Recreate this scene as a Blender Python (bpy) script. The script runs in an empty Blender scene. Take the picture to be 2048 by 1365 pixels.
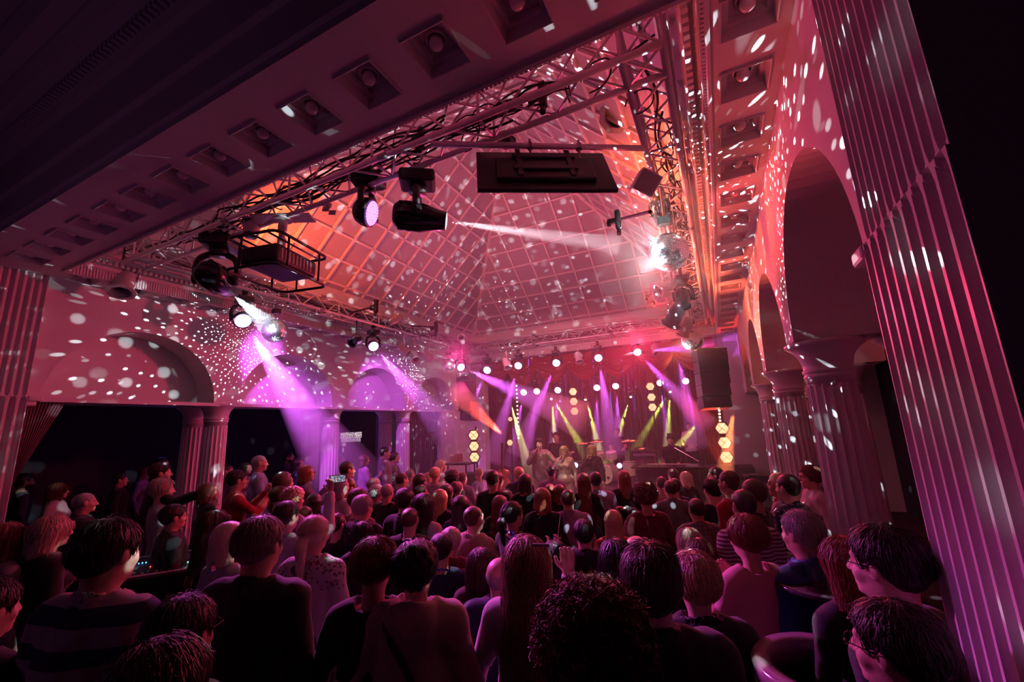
import bpy, bmesh, math, random
import numpy as np
from mathutils import Vector, Matrix, Euler, noise
PI = math.pi
random.seed(7); np.random.seed(7)
scn = bpy.context.scene
COL = scn.collection
# ------------------------------------------------------------ camera
H = 2.35
YAW, PITCH, ROLL, FPX = -0.44647959, 0.20392717, -0.04275838, 840.36
def cam_axes():
    cy, sy, cp, sp = math.cos(YAW), math.sin(YAW), math.cos(PITCH), math.sin(PITCH)
    f = Vector((sy*cp, cy*cp, sp)); r = Vector((cy, -sy, 0)); u = r.cross(f)
    c, s = math.cos(ROLL), math.sin(ROLL)
    return c*r + s*u, -s*r + c*u, f
CR, CU, CF = cam_axes()
cam_data = bpy.data.cameras.new('camera'); cam = bpy.data.objects.new('camera', cam_data); COL.objects.link(cam)
m = Matrix((CR, CU, -CF)).transposed().to_4x4(); m.translation = Vector((0, 0, H)); cam.matrix_world = m
cam_data.sensor_width = 36.0; cam_data.lens = FPX*36.0/2048; cam_data.clip_start = 0.05
cam_data.shift_y = 0.0
scn.camera = cam
def ray(x, y):
    return CR*((x-1024)/FPX) - CU*((y-682.5)/FPX) + CF
def at_depth(x, y, d): return Vector((0, 0, H)) + ray(x, y)*d
def at_z(x, y, z):
    d = ray(x, y); return Vector((0, 0, H)) + d*((z-H)/d.z)
def at_x(x, y, X):
    d = ray(x, y); return Vector((0, 0, H)) + d*(X/d.x)
def at_y(x, y, Y):
    d = ray(x, y); return Vector((0, 0, H)) + d*(Y/d.y)
# ------------------------------------------------------------ colour, world, haze, exposure
vs = scn.view_settings
vs.view_transform = 'Standard'; vs.look = 'None'; vs.exposure = 0.0; vs.gamma = 1.0
try: vs.use_curve_mapping = False
except Exception: pass
cy = scn.cycles
cy.max_bounces = 4; cy.diffuse_bounces = 2; cy.glossy_bounces = 2; cy.transmission_bounces = 4
cy.volume_bounces = 0; cy.transparent_max_bounces = 12
cy.use_adaptive_sampling = True; cy.adaptive_threshold = 0.03
cy.use_denoising = True; cy.caustics_reflective = False; cy.caustics_refractive = False
cy.sample_clamp_indirect = 3.0; cy.time_limit = 1150
world = bpy.data.worlds.new('dim_room_air'); scn.world = world; world.use_nodes = True
world.node_tree.nodes['Background'].inputs[0].default_value = (0.20, 0.09, 0.42, 1)
world.node_tree.nodes['Background'].inputs[1].default_value = 0.012

LIGHTS = []
def lamp(kind, name, loc, energy, color, target=None, size=0.05, angle=40, blend=0.3, sy=None, haze=1.0, beam=None, dens=.3, blabel=None):
    d = bpy.data.lights.new(name, kind); o = bpy.data.objects.new(name, d); COL.objects.link(o)
    if beam: loc = Vector(loc)+(Vector(target)-Vector(loc)).normalized()*.27      # just outside the lamp's front glass
    o.location = loc; d.energy = energy*(7 if beam else 1); d.color = color
    if kind == 'SPOT':
        d.spot_size = math.radians(angle); d.spot_blend = blend; d.shadow_soft_size = size
    elif kind == 'AREA':
        d.size = size; d.shape = 'RECTANGLE' if sy else 'SQUARE'
        if sy: d.size_y = sy
    else: d.shadow_soft_size = size
    if target is not None:
        o.rotation_euler = (Vector(target)-Vector(loc)).to_track_quat('-Z', 'Y').to_euler()
    if beam:
        M_ = Matrix.Translation(Vector(loc)) @ (Vector(target)-Vector(loc)).to_track_quat('-Z', 'Y').to_matrix().to_4x4()
        r1 = math.tan(math.radians(angle)/2)*beam; n = 28; z0 = .03
        me = bpy.data.meshes.new('light_beam'); V = []; F = []
        for r, z in ((r1*z0/beam+.01, -z0), (r1, -beam)):
            for k in range(n): V.append((r*math.cos(2*PI*k/n), r*math.sin(2*PI*k/n), z))
        for k in range(n): F.append((k, (k+1) % n, n+(k+1) % n, n+k))
        F.append(tuple(range(n))[::-1]); F.append(tuple(range(n, 2*n))); F = [f[::-1] for f in F]
        me.from_pydata(V, [], F); q_ = bmesh.new(); q_.from_mesh(me); bmesh.ops.recalc_face_normals(q_, faces=q_.faces[:]); q_.to_mesh(me); q_.free(); b = bpy.data.objects.new('light_beam', me); COL.objects.link(b); b.matrix_world = M_
        me.materials.append(haze_mat(dens*2)); b['label'] = blabel or 'shaft of haze lit by '+name; b['category'] = 'light beam'; b['kind'] = 'stuff'
    return o
def haze_mat(dn):
    nm = 'lit_haze_%.2f' % dn
    if nm in bpy.data.materials: return bpy.data.materials[nm]
    mt = bpy.data.materials.new(nm); mt.use_nodes = True; nt = mt.node_tree; nt.nodes.clear()
    out = nt.nodes.new('ShaderNodeOutputMaterial'); v = nt.nodes.new('ShaderNodeVolumeScatter')
    v.inputs['Density'].default_value = dn; v.inputs['Anisotropy'].default_value = .3; v.inputs['Color'].default_value = (1, 1, 1, 1)
    nt.links.new(v.outputs[0], out.inputs['Volume']); return mt
PINK = (1.0, 0.09, 0.24); RED = (1.0, 0.035, 0.06); PURPLE = (0.78, 0.12, 1.0); ORANGE = (1.0, 0.20, 0.06)
WARM = (1.0, 0.80, 0.45); ICE = (0.80, 0.95, 1.0); LIME = (0.75, 0.9, 0.12); ROSE = (1.0, 0.22, 0.42)
# haze: one thin, even volume that fills the hall and the stage
def haze_box():
    bm = bmesh.new()
    bmesh.ops.create_cube(bm, size=1)
    lo, hi = Vector((-8.6, 6.0, .42)), Vector((.9, 15.5, 5.0))
    for v in bm.verts: v.co = Vector([(lo[i]+hi[i])/2+v.co[i]*(hi[i]-lo[i]) for i in range(3)])
    me = bpy.data.meshes.new('haze'); bm.to_mesh(me); bm.free()
    o = bpy.data.objects.new('haze', me); COL.objects.link(o)
    mt = bpy.data.materials.new('thin_stage_haze'); mt.use_nodes = True; nt = mt.node_tree; nt.nodes.clear()
    out = nt.nodes.new('ShaderNodeOutputMaterial'); v = nt.nodes.new('ShaderNodeVolumeScatter')
    v.inputs['Density'].default_value = HAZE; v.inputs['Anisotropy'].default_value = .35; v.inputs['Color'].default_value = (1, 1, 1, 1)
    nt.links.new(v.outputs[0], out.inputs['Volume']); me.materials.append(mt)
    o['label'] = 'thin theatrical haze hanging in the hall and over the stage'; o['category'] = 'haze'; o['kind'] = 'stuff'
HAZE = .02
XL_ = -7.31
haze_box()
def ball_dots(name, loc, energy, color, step=5.5, spot=.17, seed=0.0, keep=.25):
    """light thrown off a mirror ball: one lamp whose emission is broken into rows of small dots"""
    o = lamp('POINT', name, loc, energy, color, size=0.0); d = o.data; d.use_nodes = True; nt = d.node_tree
    em = [n for n in nt.nodes if n.type == 'EMISSION'][0]
    N = nt.nodes.new; Lk = nt.links.new
    def M(op, a, b=None, c=None):
        n = N('ShaderNodeMath'); n.operation = op
        for i, q in enumerate((a, b, c)):
            if q is None: continue
            if isinstance(q, (int, float)): n.inputs[i].default_value = q
            else: Lk(q, n.inputs[i])
        return n.outputs[0]
    tc = N('ShaderNodeTexCoord'); rot = N('ShaderNodeMapping'); rot.vector_type = 'NORMAL'; rot.inputs['Rotation'].default_value = (.15+seed, .1, seed*2)
    Lk(tc.outputs['Normal'], rot.inputs[0])
    sp = N('ShaderNodeSeparateXYZ'); Lk(rot.outputs[0], sp.inputs[0])
    dt = math.radians(step)
    th = M('DIVIDE', M('ARCCOSINE', sp.outputs[2]), dt); row = M('FLOOR', th)
    ph = M('DIVIDE', M('ARCTAN2', sp.outputs[1], sp.outputs[0]), 2*PI)
    mcount = M('MAXIMUM', M('ROUND', M('DIVIDE', M('MULTIPLY', M('SINE', M('MULTIPLY', M('ADD', row, .5), dt)), 2*PI), dt)), 1)
    w1 = N('ShaderNodeTexWhiteNoise'); w1.noise_dimensions = '1D'; Lk(M('ADD', row, 3.7+seed*10), w1.inputs['W'])
    u = M('MULTIPLY', M('ADD', ph, M('ADD', w1.outputs[0], 2)), mcount); cu = M('FLOOR', u)
    cb = N('ShaderNodeCombineXYZ'); Lk(row, cb.inputs[0]); Lk(M('MODULO', cu, mcount), cb.inputs[1]); cb.inputs[2].default_value = seed
    w2 = N('ShaderNodeTexWhiteNoise'); w2.noise_dimensions = '3D'; Lk(cb.outputs[0], w2.inputs['Vector'])
    jt = N('ShaderNodeSeparateColor'); Lk(w2.outputs['Color'], jt.inputs[0])
    fu = M('SUBTRACT', M('SUBTRACT', M('FRACT', u), .5), M('MULTIPLY', M('SUBTRACT', jt.outputs[0], .5), .35))
    fv = M('SUBTRACT', M('SUBTRACT', M('FRACT', th), .5), M('MULTIPLY', M('SUBTRACT', jt.outputs[1], .5), .35))
    dist = M('SQRT', M('ADD', M('MULTIPLY', fu, fu), M('MULTIPLY', fv, fv)))
    mr = N('ShaderNodeMapRange'); mr.interpolation_type = 'SMOOTHSTEP'; Lk(dist, mr.inputs[0])
    mr.inputs[1].default_value = spot*1.25; mr.inputs[2].default_value = spot*.7; mr.inputs[3].default_value = 0; mr.inputs[4].default_value = 1
    br = M('MULTIPLY', M('MAXIMUM', M('SUBTRACT', jt.outputs[2], keep), 0), 1/(1-keep))
    Lk(M('MULTIPLY', mr.outputs[0], br), em.inputs['Strength'])
    return o
# mirror balls: centre and radius
BALLS = [(at_x(1337, 505, -.25), .185), (at_x(550, 662, -6.55), .20), (at_x(1385, 682, -.25), .165), (at_x(897, 731, -6.45), .18)]
LEDA, LEDB, LEDC = at_x(485, 640, -6.5), at_x(746, 692, -6.5), at_x(921, 734, -6.3)
HEADL = at_x(432, 560, -5.0)            # moving head at the left end of the near truss
HEADM = at_y(835, 435, 2.75)            # big moving head in the middle
HEADW = at_y(735, 425, 2.70)            # round wash head beside it
HEADR = at_x(1319, 425, -.30)           # moving head on the right truss
TOWERS = [[at_depth(x, y, 10.2) for x, y in ((947, 871), (948, 893), (949, 915))],
          [at_depth(x, y, 9.6) for x, y in ((1444, 857), (1449, 886), (1453, 915))],
          [at_depth(x, y, 13.6) for x, y in ((1146, 784), (1147.5, 803.5), (1149, 823))],
          [at_depth(x, y, 13.4) for x, y in ((1300.5, 773.5), (1303, 795), (1305, 815))]]
WASH = [(975, 740, 11.3), (1037, 731, 11.4), (1113, 725.5, 11.3), (1197, 715.5, 11.2), (1275, 704, 11.4), (1354, 700.5, 11.2)]
REAR = [(1048, 784.5, 14), (1074, 782.5, 14), (1116, 780, 14), (1194, 775, 14), (1231.5, 772, 14), (1320, 765.5, 14), (1371, 762, 14)]
BEAMS = [(1019, 798, 14.2), (1104, 794, 14.2), (1172, 795.5, 14.2), (1262, 790, 14.2), (1340.5, 780, 14.2), (1427, 812, 12.5)]
# --- LED pars on the left truss, hard purple beams through the haze
lamp('SPOT', 'purple_par_beam', LEDA, 900, PURPLE, at_x(655, 900, -6.95), .05, 22, .6, beam=4.2, dens=.30, blabel='broad magenta shaft of light from the brightest left wash light')
lamp('SPOT', 'purple_par_beam', LEDB, 560, PURPLE, at_depth(885, 850, 11), .05, 17, .6, beam=4.0, dens=.30, blabel='magenta shaft of light from the wash light halfway along the left truss')
lamp('SPOT', 'purple_par_beam', LEDC, 420, PURPLE, at_depth(1070, 800, 12), .05, 18, .6, beam=3.6, dens=.30, blabel='magenta shaft of light from the far left corner toward the stage')
lamp('SPOT', 'purple_par_spill', LEDA+Vector((.1, .1, -.1)), 330, PURPLE, (XL_, 5.6, 3.6), .05, 80, 1)
lamp('SPOT', 'purple_par_spill', LEDB+Vector((.1, .1, -.1)), 160, PURPLE, (XL_, 8.2, 3.2), .05, 80, 1)
lamp('SPOT', 'head_beam', HEADL+Vector((-.14, .2, -.03)), 300, (.7, .95, 1), BALLS[1][0], .01, 12.5, .12, beam=1.5, dens=.35, blabel='short icy shaft of light running to the mirror ball on the left')
lamp('SPOT', 'head_beam', HEADM, 420, (1, .85, .95), BALLS[0][0], .03, 6.5, .3, beam=1.6, dens=.25, blabel='thin pale shaft of light running right from the large moving spotlight')
lamp('SPOT', 'pin_beam', at_depth(1281, 703, 10.8), 130, PURPLE, at_depth(1440, 692, 10.6), .03, 17, .5, beam=2.3, dens=.35, blabel='purple shaft of light running right under the far mirror ball')
lamp('SPOT', 'pin_beam', at_depth(1240, 712, 10.8), 40, ICE, BALLS[2][0], .03, 5, .3, beam=.9, dens=.5, blabel='short white shaft of light beside the fifth purple lamp')
lamp('SPOT', 'pin_beam', at_depth(1050, 733, 11), 220, ICE, BALLS[3][0], .03, 5, .3, beam=3.0, dens=.35, blabel='pale shaft of light running to the far left mirror ball')
lamp('SPOT', 'ball_pin', BALLS[0][0]+Vector((-.5, -1.0, .45)), 60, (.7, .95, 1), BALLS[0][0], .05, 20, .3)
lamp('SPOT', 'ball_pin', BALLS[1][0]+Vector((.5, -.7, .35)), 60, (.7, .95, 1), BALLS[1][0], .05, 24, .3)
lamp('SPOT', 'ball_pin', BALLS[2][0]+Vector((-.5, .1, -.2)), 25, (.7, .95, 1), BALLS[2][0], .05, 24, .3)
lamp('SPOT', 'ball_pin', BALLS[3][0]+Vector((.6, -.5, .2)), 60, (.7, .95, 1), BALLS[3][0], .05, 24, .3)
for i, (x, y, d) in enumerate(WASH):
    p = at_depth(x, y, d)
    lamp('SPOT', 'wash_beam', p, 150, PURPLE, p+Vector(((-1, -.5, -1.1, .5, 2.2, .3)[i], -1.2, -3.0)), .05, 14, .6, beam=2.4, dens=.32, blabel='purple shaft of light below the %s lamp of the back truss' % ('first', 'second', 'third', 'fourth', 'fifth', 'sixth')[i])
for i, (x, y, d) in enumerate(REAR):
    p = at_depth(x, y, d)
    lamp('SPOT', 'rear_beam', p, 130, PURPLE, p+Vector((-.35+(.12*i), -1.0, -3)), .05, 13, .6, beam=2.2, dens=.32, blabel='purple shaft of light below the %s lamp behind the swags' % ('first', 'second', 'third', 'fourth', 'fifth', 'sixth', 'seventh')[i])
for i, (x, y, d) in enumerate(BEAMS):
    p = at_depth(x, y, d)
    for k in ((.25, -.3) if i in (1, 4) else (.1, 1.0) if i == 0 else (.15,) if i != 5 else (-.9,)):
        lamp('SPOT', 'lime_beam', p, 300, LIME, p+Vector(((1.1, 1.7, .7, -.9, -1.7, -2.5)[i]*(1 if k > 0 or i == 5 else .2), -.9, -2.6)), .02, 10, .5, beam=2.9, dens=.35, blabel='lime green shaft of light from the %s small beam light, %s' % (('first', 'second', 'third', 'fourth', 'fifth', 'sixth')[i], 'steeper one' if k in (-.3, .1) else 'slanting one'))
# stage flood
lamp('AREA', 'stage_wash', (-3.3, 9.0, 4.4), 55, (1, .22, .32), (-3.3, 11.5, 1.2), 3.5, sy=.4)
lamp('SPOT', 'singer_key', (-3.0, 4.5, 4.5), 480, WARM, (-3.1, 9.8, 1.6), .1, 22, .8)
lamp('AREA', 'stage_back_red', (-3.3, 13.6, 4.4), 150, (1, .04, .12), (-3.3, 8, 0), 5, sy=.5)
lamp('SPOT', 'red_side', at_depth(1020, 884, 11), 240, (1, .08, .04), at_depth(945, 815, 10.2), .04, 17, .5, beam=2.0, dens=.4, blabel='red orange shaft of light left of the band')
lamp('SPOT', 'red_side', at_depth(1340, 745, 12.6), 500, (1, .03, .05), at_depth(1000, 830, 10.4), .04, 40, .7)
lamp('SPOT', 'red_side', (-.2, 12.3, 1.2), 700, (1, .05, .03), (-.3, 10.2, 4.6), .05, 45, .7)
lamp('SPOT', 'orange_floor', at_depth(1463, 950, 10.6), 260, ORANGE, at_depth(1474, 720, 10.6), .05, 12, .7, beam=2.6, dens=.25, blabel='tall orange shaft of light rising at the right of the stage')
lamp('SPOT', 'orange_floor', at_depth(1470, 800, 9.3), 260, ORANGE, at_depth(1440, 1010, 8.6), .05, 16, .6, beam=2.4, dens=.3, blabel='orange shaft of light slanting down over the heads at the right')
# room: unseen pink area lamp added to light the vault, orange pools
lamp('SPOT', 'vault_orange', (-5.6, 3.3, 5.15), 330, (1, .12, .03), (-6.1, 5.6, 6.4), .1, 105, 1)
lamp('SPOT', 'vault_orange', (-.75, 4.6, 4.9), 130, (1, .12, .03), (-.2, 6.0, 5.7), .1, 120, .9)
lamp('SPOT', 'soffit_orange', (-.7, 7.4, 3.3), 560, (1, .12, .045), (.35, 6.4, 4.5), .1, 100, .9)
lamp('SPOT', 'soffit_red', (-.5, 4.4, 3.5), 90, (1, .07, .08), (.35, 3.2, 4.6), .1, 110, .9)
lamp('AREA', 'vault_fill', (-3.3, 6.6, 4.95), 46, (1, .19, .32), (-3.3, 6.6, 9), 4)
lamp('AREA', 'upward_fill', (-3.3, 8.6, .9), 44, (1, .13, .33), (-3.0, 3.0, 4.9), 4, sy=.3)  # unseen upward lamp added to brighten the truss and near soffit
lamp('SPOT', 'fascia_orange', (-.75, 4.2, 4.55), 130, (1, .14, .05), (.3, 4.6, 4.95), .05, 150, 1)
lamp('SPOT', 'fascia_orange', (-.75, 7.2, 4.55), 150, (1, .14, .05), (.3, 7.6, 4.95), .05, 150, 1)
lamp('SPOT', 'truss_fill', (-3.3, 3.0, 4.35), 150, (1, .45, .60), (-3.6, 11.0, 4.75), .05, 70, .8)  # unseen fill lamp added to bring out the back truss
lamp('AREA', 'hall_fill', (-3.4, 7.5, 4.3), 14, (1, .10, .28), (-3.4, 7.0, 0), 5)  # unseen area lamp added as soft pink fill from above
lamp('SPOT', 'front_pink', (-6.3, 9.6, 4.4), 900, (1, .05, .30), (-.5, 1.5, 1.5), .12, 60, .6)
lamp('SPOT', 'front_red', (-1.6, 10.8, 4.4), 1000, (1, .035, .12), (-1.5, 1.0, 1.6), .12, 60, .6)
lamp('SPOT', 'front_rose_left', (-.5, 9.5, 4.3), 1100, (1, .04, .13), (-6.5, 2.8, 1.6), .12, 50, .6)
lamp('SPOT', 'purple_right', (-5.6, 4.2, 4.5), 620, (.72, .08, 1), (.5, 1.8, .55), .08, 17, .5)
lamp('SPOT', 'purple_crowd', (-6.2, 4.9, 4.5), 2300, (.85, .10, .70), (-1.25, 2.3, 1.0), .08, 33, .7)
lamp('POINT', 'rear_fill', (-4.2, -1.4, 2.6), 11, (.55, .16, .55), size=.3)  # unseen fill lamp added behind the camera for the near beam
lamp('POINT', 'aisle_glow', (-9.6, 4.5, 2.4), 2.2, (.12, .08, .6), size=.3)
lamp('POINT', 'aisle_glow', (-9.3, 8.0, 2.4), 10, (.6, .08, .9), size=.3)
lamp('POINT', 'aisle_glow', (2.4, 4.0, 2.2), 3, (1, .05, .2), size=.3)
# light scattered by the mirror balls
for (c, r), tgt, e, sd in zip(BALLS, ((-.55, -.55, -.6), (.4, -.2, -.9), (-.5, -.6, -.6), (.5, -.5, -.7)), (900, 420, 650, 420), (.0, .31, .77, 1.3)):
    dv = Vector(tgt).normalized()
    ball_dots('mirror_ball_dots', c+dv*(r+.03), e*1.7, ICE, seed=sd, step=4.6, spot=.12, keep=.25)
ball_dots('mirror_ball_dots', BALLS[1][0]+Vector((-.26, 0, 0)), 220, ICE, seed=.5, step=5, spot=.10, keep=.2)
ball_dots('mirror_ball_dots', BALLS[3][0]+Vector((-.24, 0, 0)), 220, ICE, seed=.9, step=5, spot=.10, keep=.2)
ball_dots('mirror_ball_dots', BALLS[0][0]+Vector((.15, -.12, .15)), 40, ICE, seed=.2, step=5, spot=.11, keep=.3)
ball_dots('mirror_ball_dots', BALLS[0][0]+Vector((-.15, -.1, .15)), 1100, ICE, seed=.6, step=5.5, spot=.12, keep=.25)

bm = bmesh.new(); bmesh.ops.create_icosphere(bm, subdivisions=3, radius=.75); me = bpy.data.meshes.new('ball_halo'); bm.to_mesh(me); bm.free(); o = bpy.data.objects.new('ray_haze_sphere', me); COL.objects.link(o); o.location = BALLS[0][0]; me.materials.append(haze_mat(.09)); o['label'] = 'added sphere of haze that shows the rays round the large mirror ball'; o['category'] = 'haze'; o['kind'] = 'stuff'  # denser haze sphere added so that the ball's rays show
# ------------------------------------------------------------ metadata helpers
def tag(o, label=None, cat=None, group=None, kind=None):
    if label: o['label'] = label
    if cat: o['category'] = cat
    if group: o['group'] = group
    if kind: o['kind'] = kind
    return o
def thing(name, label, cat, loc=(0, 0, 0), rz=0, group=None):
    o = bpy.data.objects.new(name, None); COL.objects.link(o); o.location = loc; o.rotation_euler = (0, 0, rz)
    o.empty_display_size = 0.1
    return tag(o, label, cat, group)
def obj(name, bm, mt=None, parent=None, smooth=False, loc=None):
    if isinstance(bm, bmesh.types.BMesh):
        me = bpy.data.meshes.new(name); bm.to_mesh(me); bm.free()
    else: me = bm
    if smooth:
        me.polygons.foreach_set('use_smooth', [True]*len(me.polygons))
    o = bpy.data.objects.new(name, me); COL.objects.link(o)
    if mt is not None and not me.materials:
        for q in (mt if isinstance(mt, (list, tuple)) else (mt,)): me.materials.append(q)
    if parent is not None: o.parent = parent
    if loc is not None: o.location = loc
    return o
def struct(name, bm, mt, parent=None, smooth=False):
    o = obj(name, bm, mt, parent, smooth)
    if parent is None: o['kind'] = 'structure'
    return o
def kids(root): return [c for c in root.children]
def copy_tree(o, parent=None):
    c = o.copy(); COL.objects.link(c)
    if parent is not None: c.parent = parent; c.matrix_parent_inverse = o.matrix_parent_inverse.copy()
    for ch in list(o.children): copy_tree(ch, c)
    return c
# ------------------------------------------------------------ materials
MATS = {}
def mat(name, color=(.5, .5, .5), rough=.6, metal=0.0, bump=0.0, bscale=40, var=0.0, emit=None, estr=0, spec=.5, trans=0, stretch=None, sheen=0):
    if name in MATS: return MATS[name]
    mt = bpy.data.materials.new(name); mt.use_nodes = True; nt = mt.node_tree; b = nt.nodes['Principled BSDF']
    b.inputs['Base Color'].default_value = (*color, 1); b.inputs['Roughness'].default_value = rough
    b.inputs['Metallic'].default_value = metal; b.inputs['Specular IOR Level'].default_value = spec
    b.inputs['Transmission Weight'].default_value = trans
    if sheen: b.inputs['Sheen Weight'].default_value = sheen
    if emit: b.inputs['Emission Color'].default_value = (*emit, 1); b.inputs['Emission Strength'].default_value = estr
    if bump or var:
        tc = nt.nodes.new('ShaderNodeTexCoord'); mp = nt.nodes.new('ShaderNodeMapping'); n = nt.nodes.new('ShaderNodeTexNoise')
        nt.links.new(tc.outputs['Object'], mp.inputs[0]); nt.links.new(mp.outputs[0], n.inputs['Vector'])
        n.inputs['Scale'].default_value = bscale; n.inputs['Detail'].default_value = 3
        if stretch: mp.inputs['Scale'].default_value = stretch
        if bump:
            bp = nt.nodes.new('ShaderNodeBump'); bp.inputs['Strength'].default_value = bump; bp.inputs['Distance'].default_value = .01
            nt.links.new(n.outputs[0], bp.inputs['Height']); nt.links.new(bp.outputs[0], b.inputs['Normal'])
        if var:
            mx = nt.nodes.new('ShaderNodeMix'); mx.data_type = 'RGBA'
            mx.inputs['A'].default_value = (*[c*(1-var) for c in color], 1); mx.inputs['B'].default_value = (*[min(1, c*(1+var)) for c in color], 1)
            nt.links.new(n.outputs[0], mx.inputs['Factor']); nt.links.new(mx.outputs['Result'], b.inputs['Base Color'])
    MATS[name] = mt; return mt
plaster = mat('white_plaster', (.72, .70, .70), .7, bump=.12, bscale=30, var=.04)
trimw = mat('white_painted_trim', (.74, .72, .72), .45, var=.03, bscale=12)
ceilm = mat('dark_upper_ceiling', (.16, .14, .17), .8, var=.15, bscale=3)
panelm = mat('skylight_panel', (.50, .45, .48), .55, var=.05, bscale=3)
battenm = mat('skylight_batten', (.85, .78, .78), .5)
alum = mat('truss_aluminium', (.80, .78, .79), .45, metal=.25, var=.1, bscale=15)
blackm = mat('black_powder_coat', (.018, .018, .022), .45, var=.3, bscale=25)
blackg = mat('black_gloss_plastic', (.012, .012, .016), .2)
cablem = mat('black_cable_rubber', (.012, .012, .014), .5)
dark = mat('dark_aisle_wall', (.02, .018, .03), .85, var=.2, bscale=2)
floorm = mat('dark_parquet_floor', (.06, .035, .03), .35, var=.3, bscale=6, stretch=(1, 8, 1))
carpet = mat('terrace_carpet', (.05, .02, .03), .9, bump=.3, bscale=120, var=.3)
redvel = mat('red_velvet', (.33, .015, .02), .6, bump=.3, bscale=25, var=.25, sheen=.5)
chrome = mat('chrome', (.85, .85, .87), .18, metal=1)
greym = mat('grey_metal', (.34, .33, .35), .45, metal=.4, var=.1, bscale=20)
# ------------------------------------------------------------ mesh helpers
def ident(): return Matrix.Identity(4)
def add_box(bm, lo, hi, mx=None):
    vs_ = [bm.verts.new((x, y, z)) for x in (lo[0], hi[0]) for y in (lo[1], hi[1]) for z in (lo[2], hi[2])]
    if mx is not None:
        for v in vs_: v.co = mx @ v.co
    for f in ((0, 1, 3, 2), (4, 6, 7, 5), (0, 4, 5, 1), (2, 3, 7, 6), (0, 2, 6, 4), (1, 5, 7, 3)):
        bm.faces.new([vs_[i] for i in f])
    return vs_
def add_rbox(bm, c, size, r=.01, mx=None, seg=2):
    b2 = bmesh.new(); bmesh.ops.create_cube(b2, size=1)
    for v in b2.verts: v.co = Vector((v.co.x*size[0], v.co.y*size[1], v.co.z*size[2]))
    bmesh.ops.bevel(b2, geom=b2.edges[:], offset=r, segments=seg, affect='EDGES', profile=.5)
    T = Matrix.Translation(c)
    if mx is not None: T = mx @ T
    merge(bm, b2, T)
def merge(bm, b2, T=None):
    mp = {}
    for v in b2.verts: mp[v] = bm.verts.new(T @ v.co if T is not None else v.co)
    for f in b2.faces:
        try:
            nf = bm.faces.new([mp[v] for v in f.verts]); nf.material_index = f.material_index; nf.smooth = f.smooth
        except ValueError: pass
    b2.free()
def frame_for(d):
    d = Vector(d).normalized(); a = Vector((0, 0, 1)) if abs(d.z) < .95 else Vector((1, 0, 0))
    x = a.cross(d).normalized(); y = d.cross(x); return x, y
def add_tube(bm, pts, r, seg=8, cap=True):
    pts = [Vector(p) for p in pts]; n = len(pts); rings = []
    rr = r if isinstance(r, (list, tuple)) else [r]*n
    x0 = None
    for i, p in enumerate(pts):
        d = (pts[min(i+1, n-1)]-pts[max(i-1, 0)])
        if d.length < 1e-9: d = Vector((0, 0, 1))
        d.normalize()
        if x0 is None: x, y = frame_for(d)
        else:
            x = (x0 - d*x0.dot(d))
            if x.length < 1e-6: x, _ = frame_for(d)
            x.normalize(); y = d.cross(x)
        x0 = x
        rings.append([bm.verts.new(p + (x*math.cos(2*PI*k/seg)+y*math.sin(2*PI*k/seg))*rr[i]) for k in range(seg)])
    for a, b in zip(rings, rings[1:]):
        for k in range(seg): bm.faces.new((a[k], a[(k+1) % seg], b[(k+1) % seg], b[k]))
    if cap:
        bm.faces.new(rings[0][::-1]); bm.faces.new(rings[-1])
    return rings
def add_lathe(bm, prof, seg=24, mx=None, flute=0, cap=True):
    rings = []
    for r, z in prof:
        ring = []
        for k in range(seg):
            a = 2*PI*k/seg
            p = Vector((r*math.cos(a), r*math.sin(a), z))
            ring.append(bm.verts.new(mx @ p if mx is not None else p))
        rings.append(ring)
    for a, b in zip(rings, rings[1:]):
        for k in range(seg): bm.faces.new((a[k], a[(k+1) % seg], b[(k+1) % seg], b[k]))
    if cap:
        bm.faces.new(rings[0][::-1]); bm.faces.new(rings[-1])
def track(loc, target, up='Y'):
    loc = Vector(loc); q = (Vector(target)-loc).to_track_quat('-Z', up)
    return Matrix.Translation(loc) @ q.to_matrix().to_4x4()
def smooth_path(P, n=8):
    P = [Vector(p) for p in P]; out = []
    for i in range(len(P)-1):
        p0 = P[max(i-1, 0)]; p1 = P[i]; p2 = P[i+1]; p3 = P[min(i+2, len(P)-1)]
        for k in range(n):
            t = k/n
            out.append(.5*((2*p1)+(p2-p0)*t+(2*p0-5*p1+4*p2-p3)*t*t+(3*p1-p0-3*p2+p3)*t**3))
    out.append(P[-1]); return out
S = .85
def U(x): return x*S
def ZZ(z): return H+(z-H)*S
XL, XR = U(-8.6), U(.72); SOF = ZZ(4.81); SPR = ZZ(3.05); YB = 11.85
OXL, OXR, OYN, OYB = U(-8.13), U(.25), 1.95, 11.35      # ceiling opening
EXL, EXR, EYN, EYB = -6.58, -.11, 2.28, 11.0; EZ = H+2.865; APEX = Vector((-3.25, 6.9, H+6.05))
TERR = .3; STG = .42
# ------------------------------------------------------------ SETTING: floors
bm = bmesh.new(); add_box(bm, (XL-5, -3, -.2), (XR+4, 17, 0)); struct('floor', bm, floorm)
bm = bmesh.new()
add_box(bm, (XL-5, -3, 0), (XR+4, 2.15, TERR)); add_box(bm, (XL-5, 2.15, 0), (XL+.9, 9.6, TERR)); add_box(bm, (XR-.75, 2.15, 0), (XR+4, YB, TERR))
struct('floor_terrace', bm, carpet)
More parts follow.
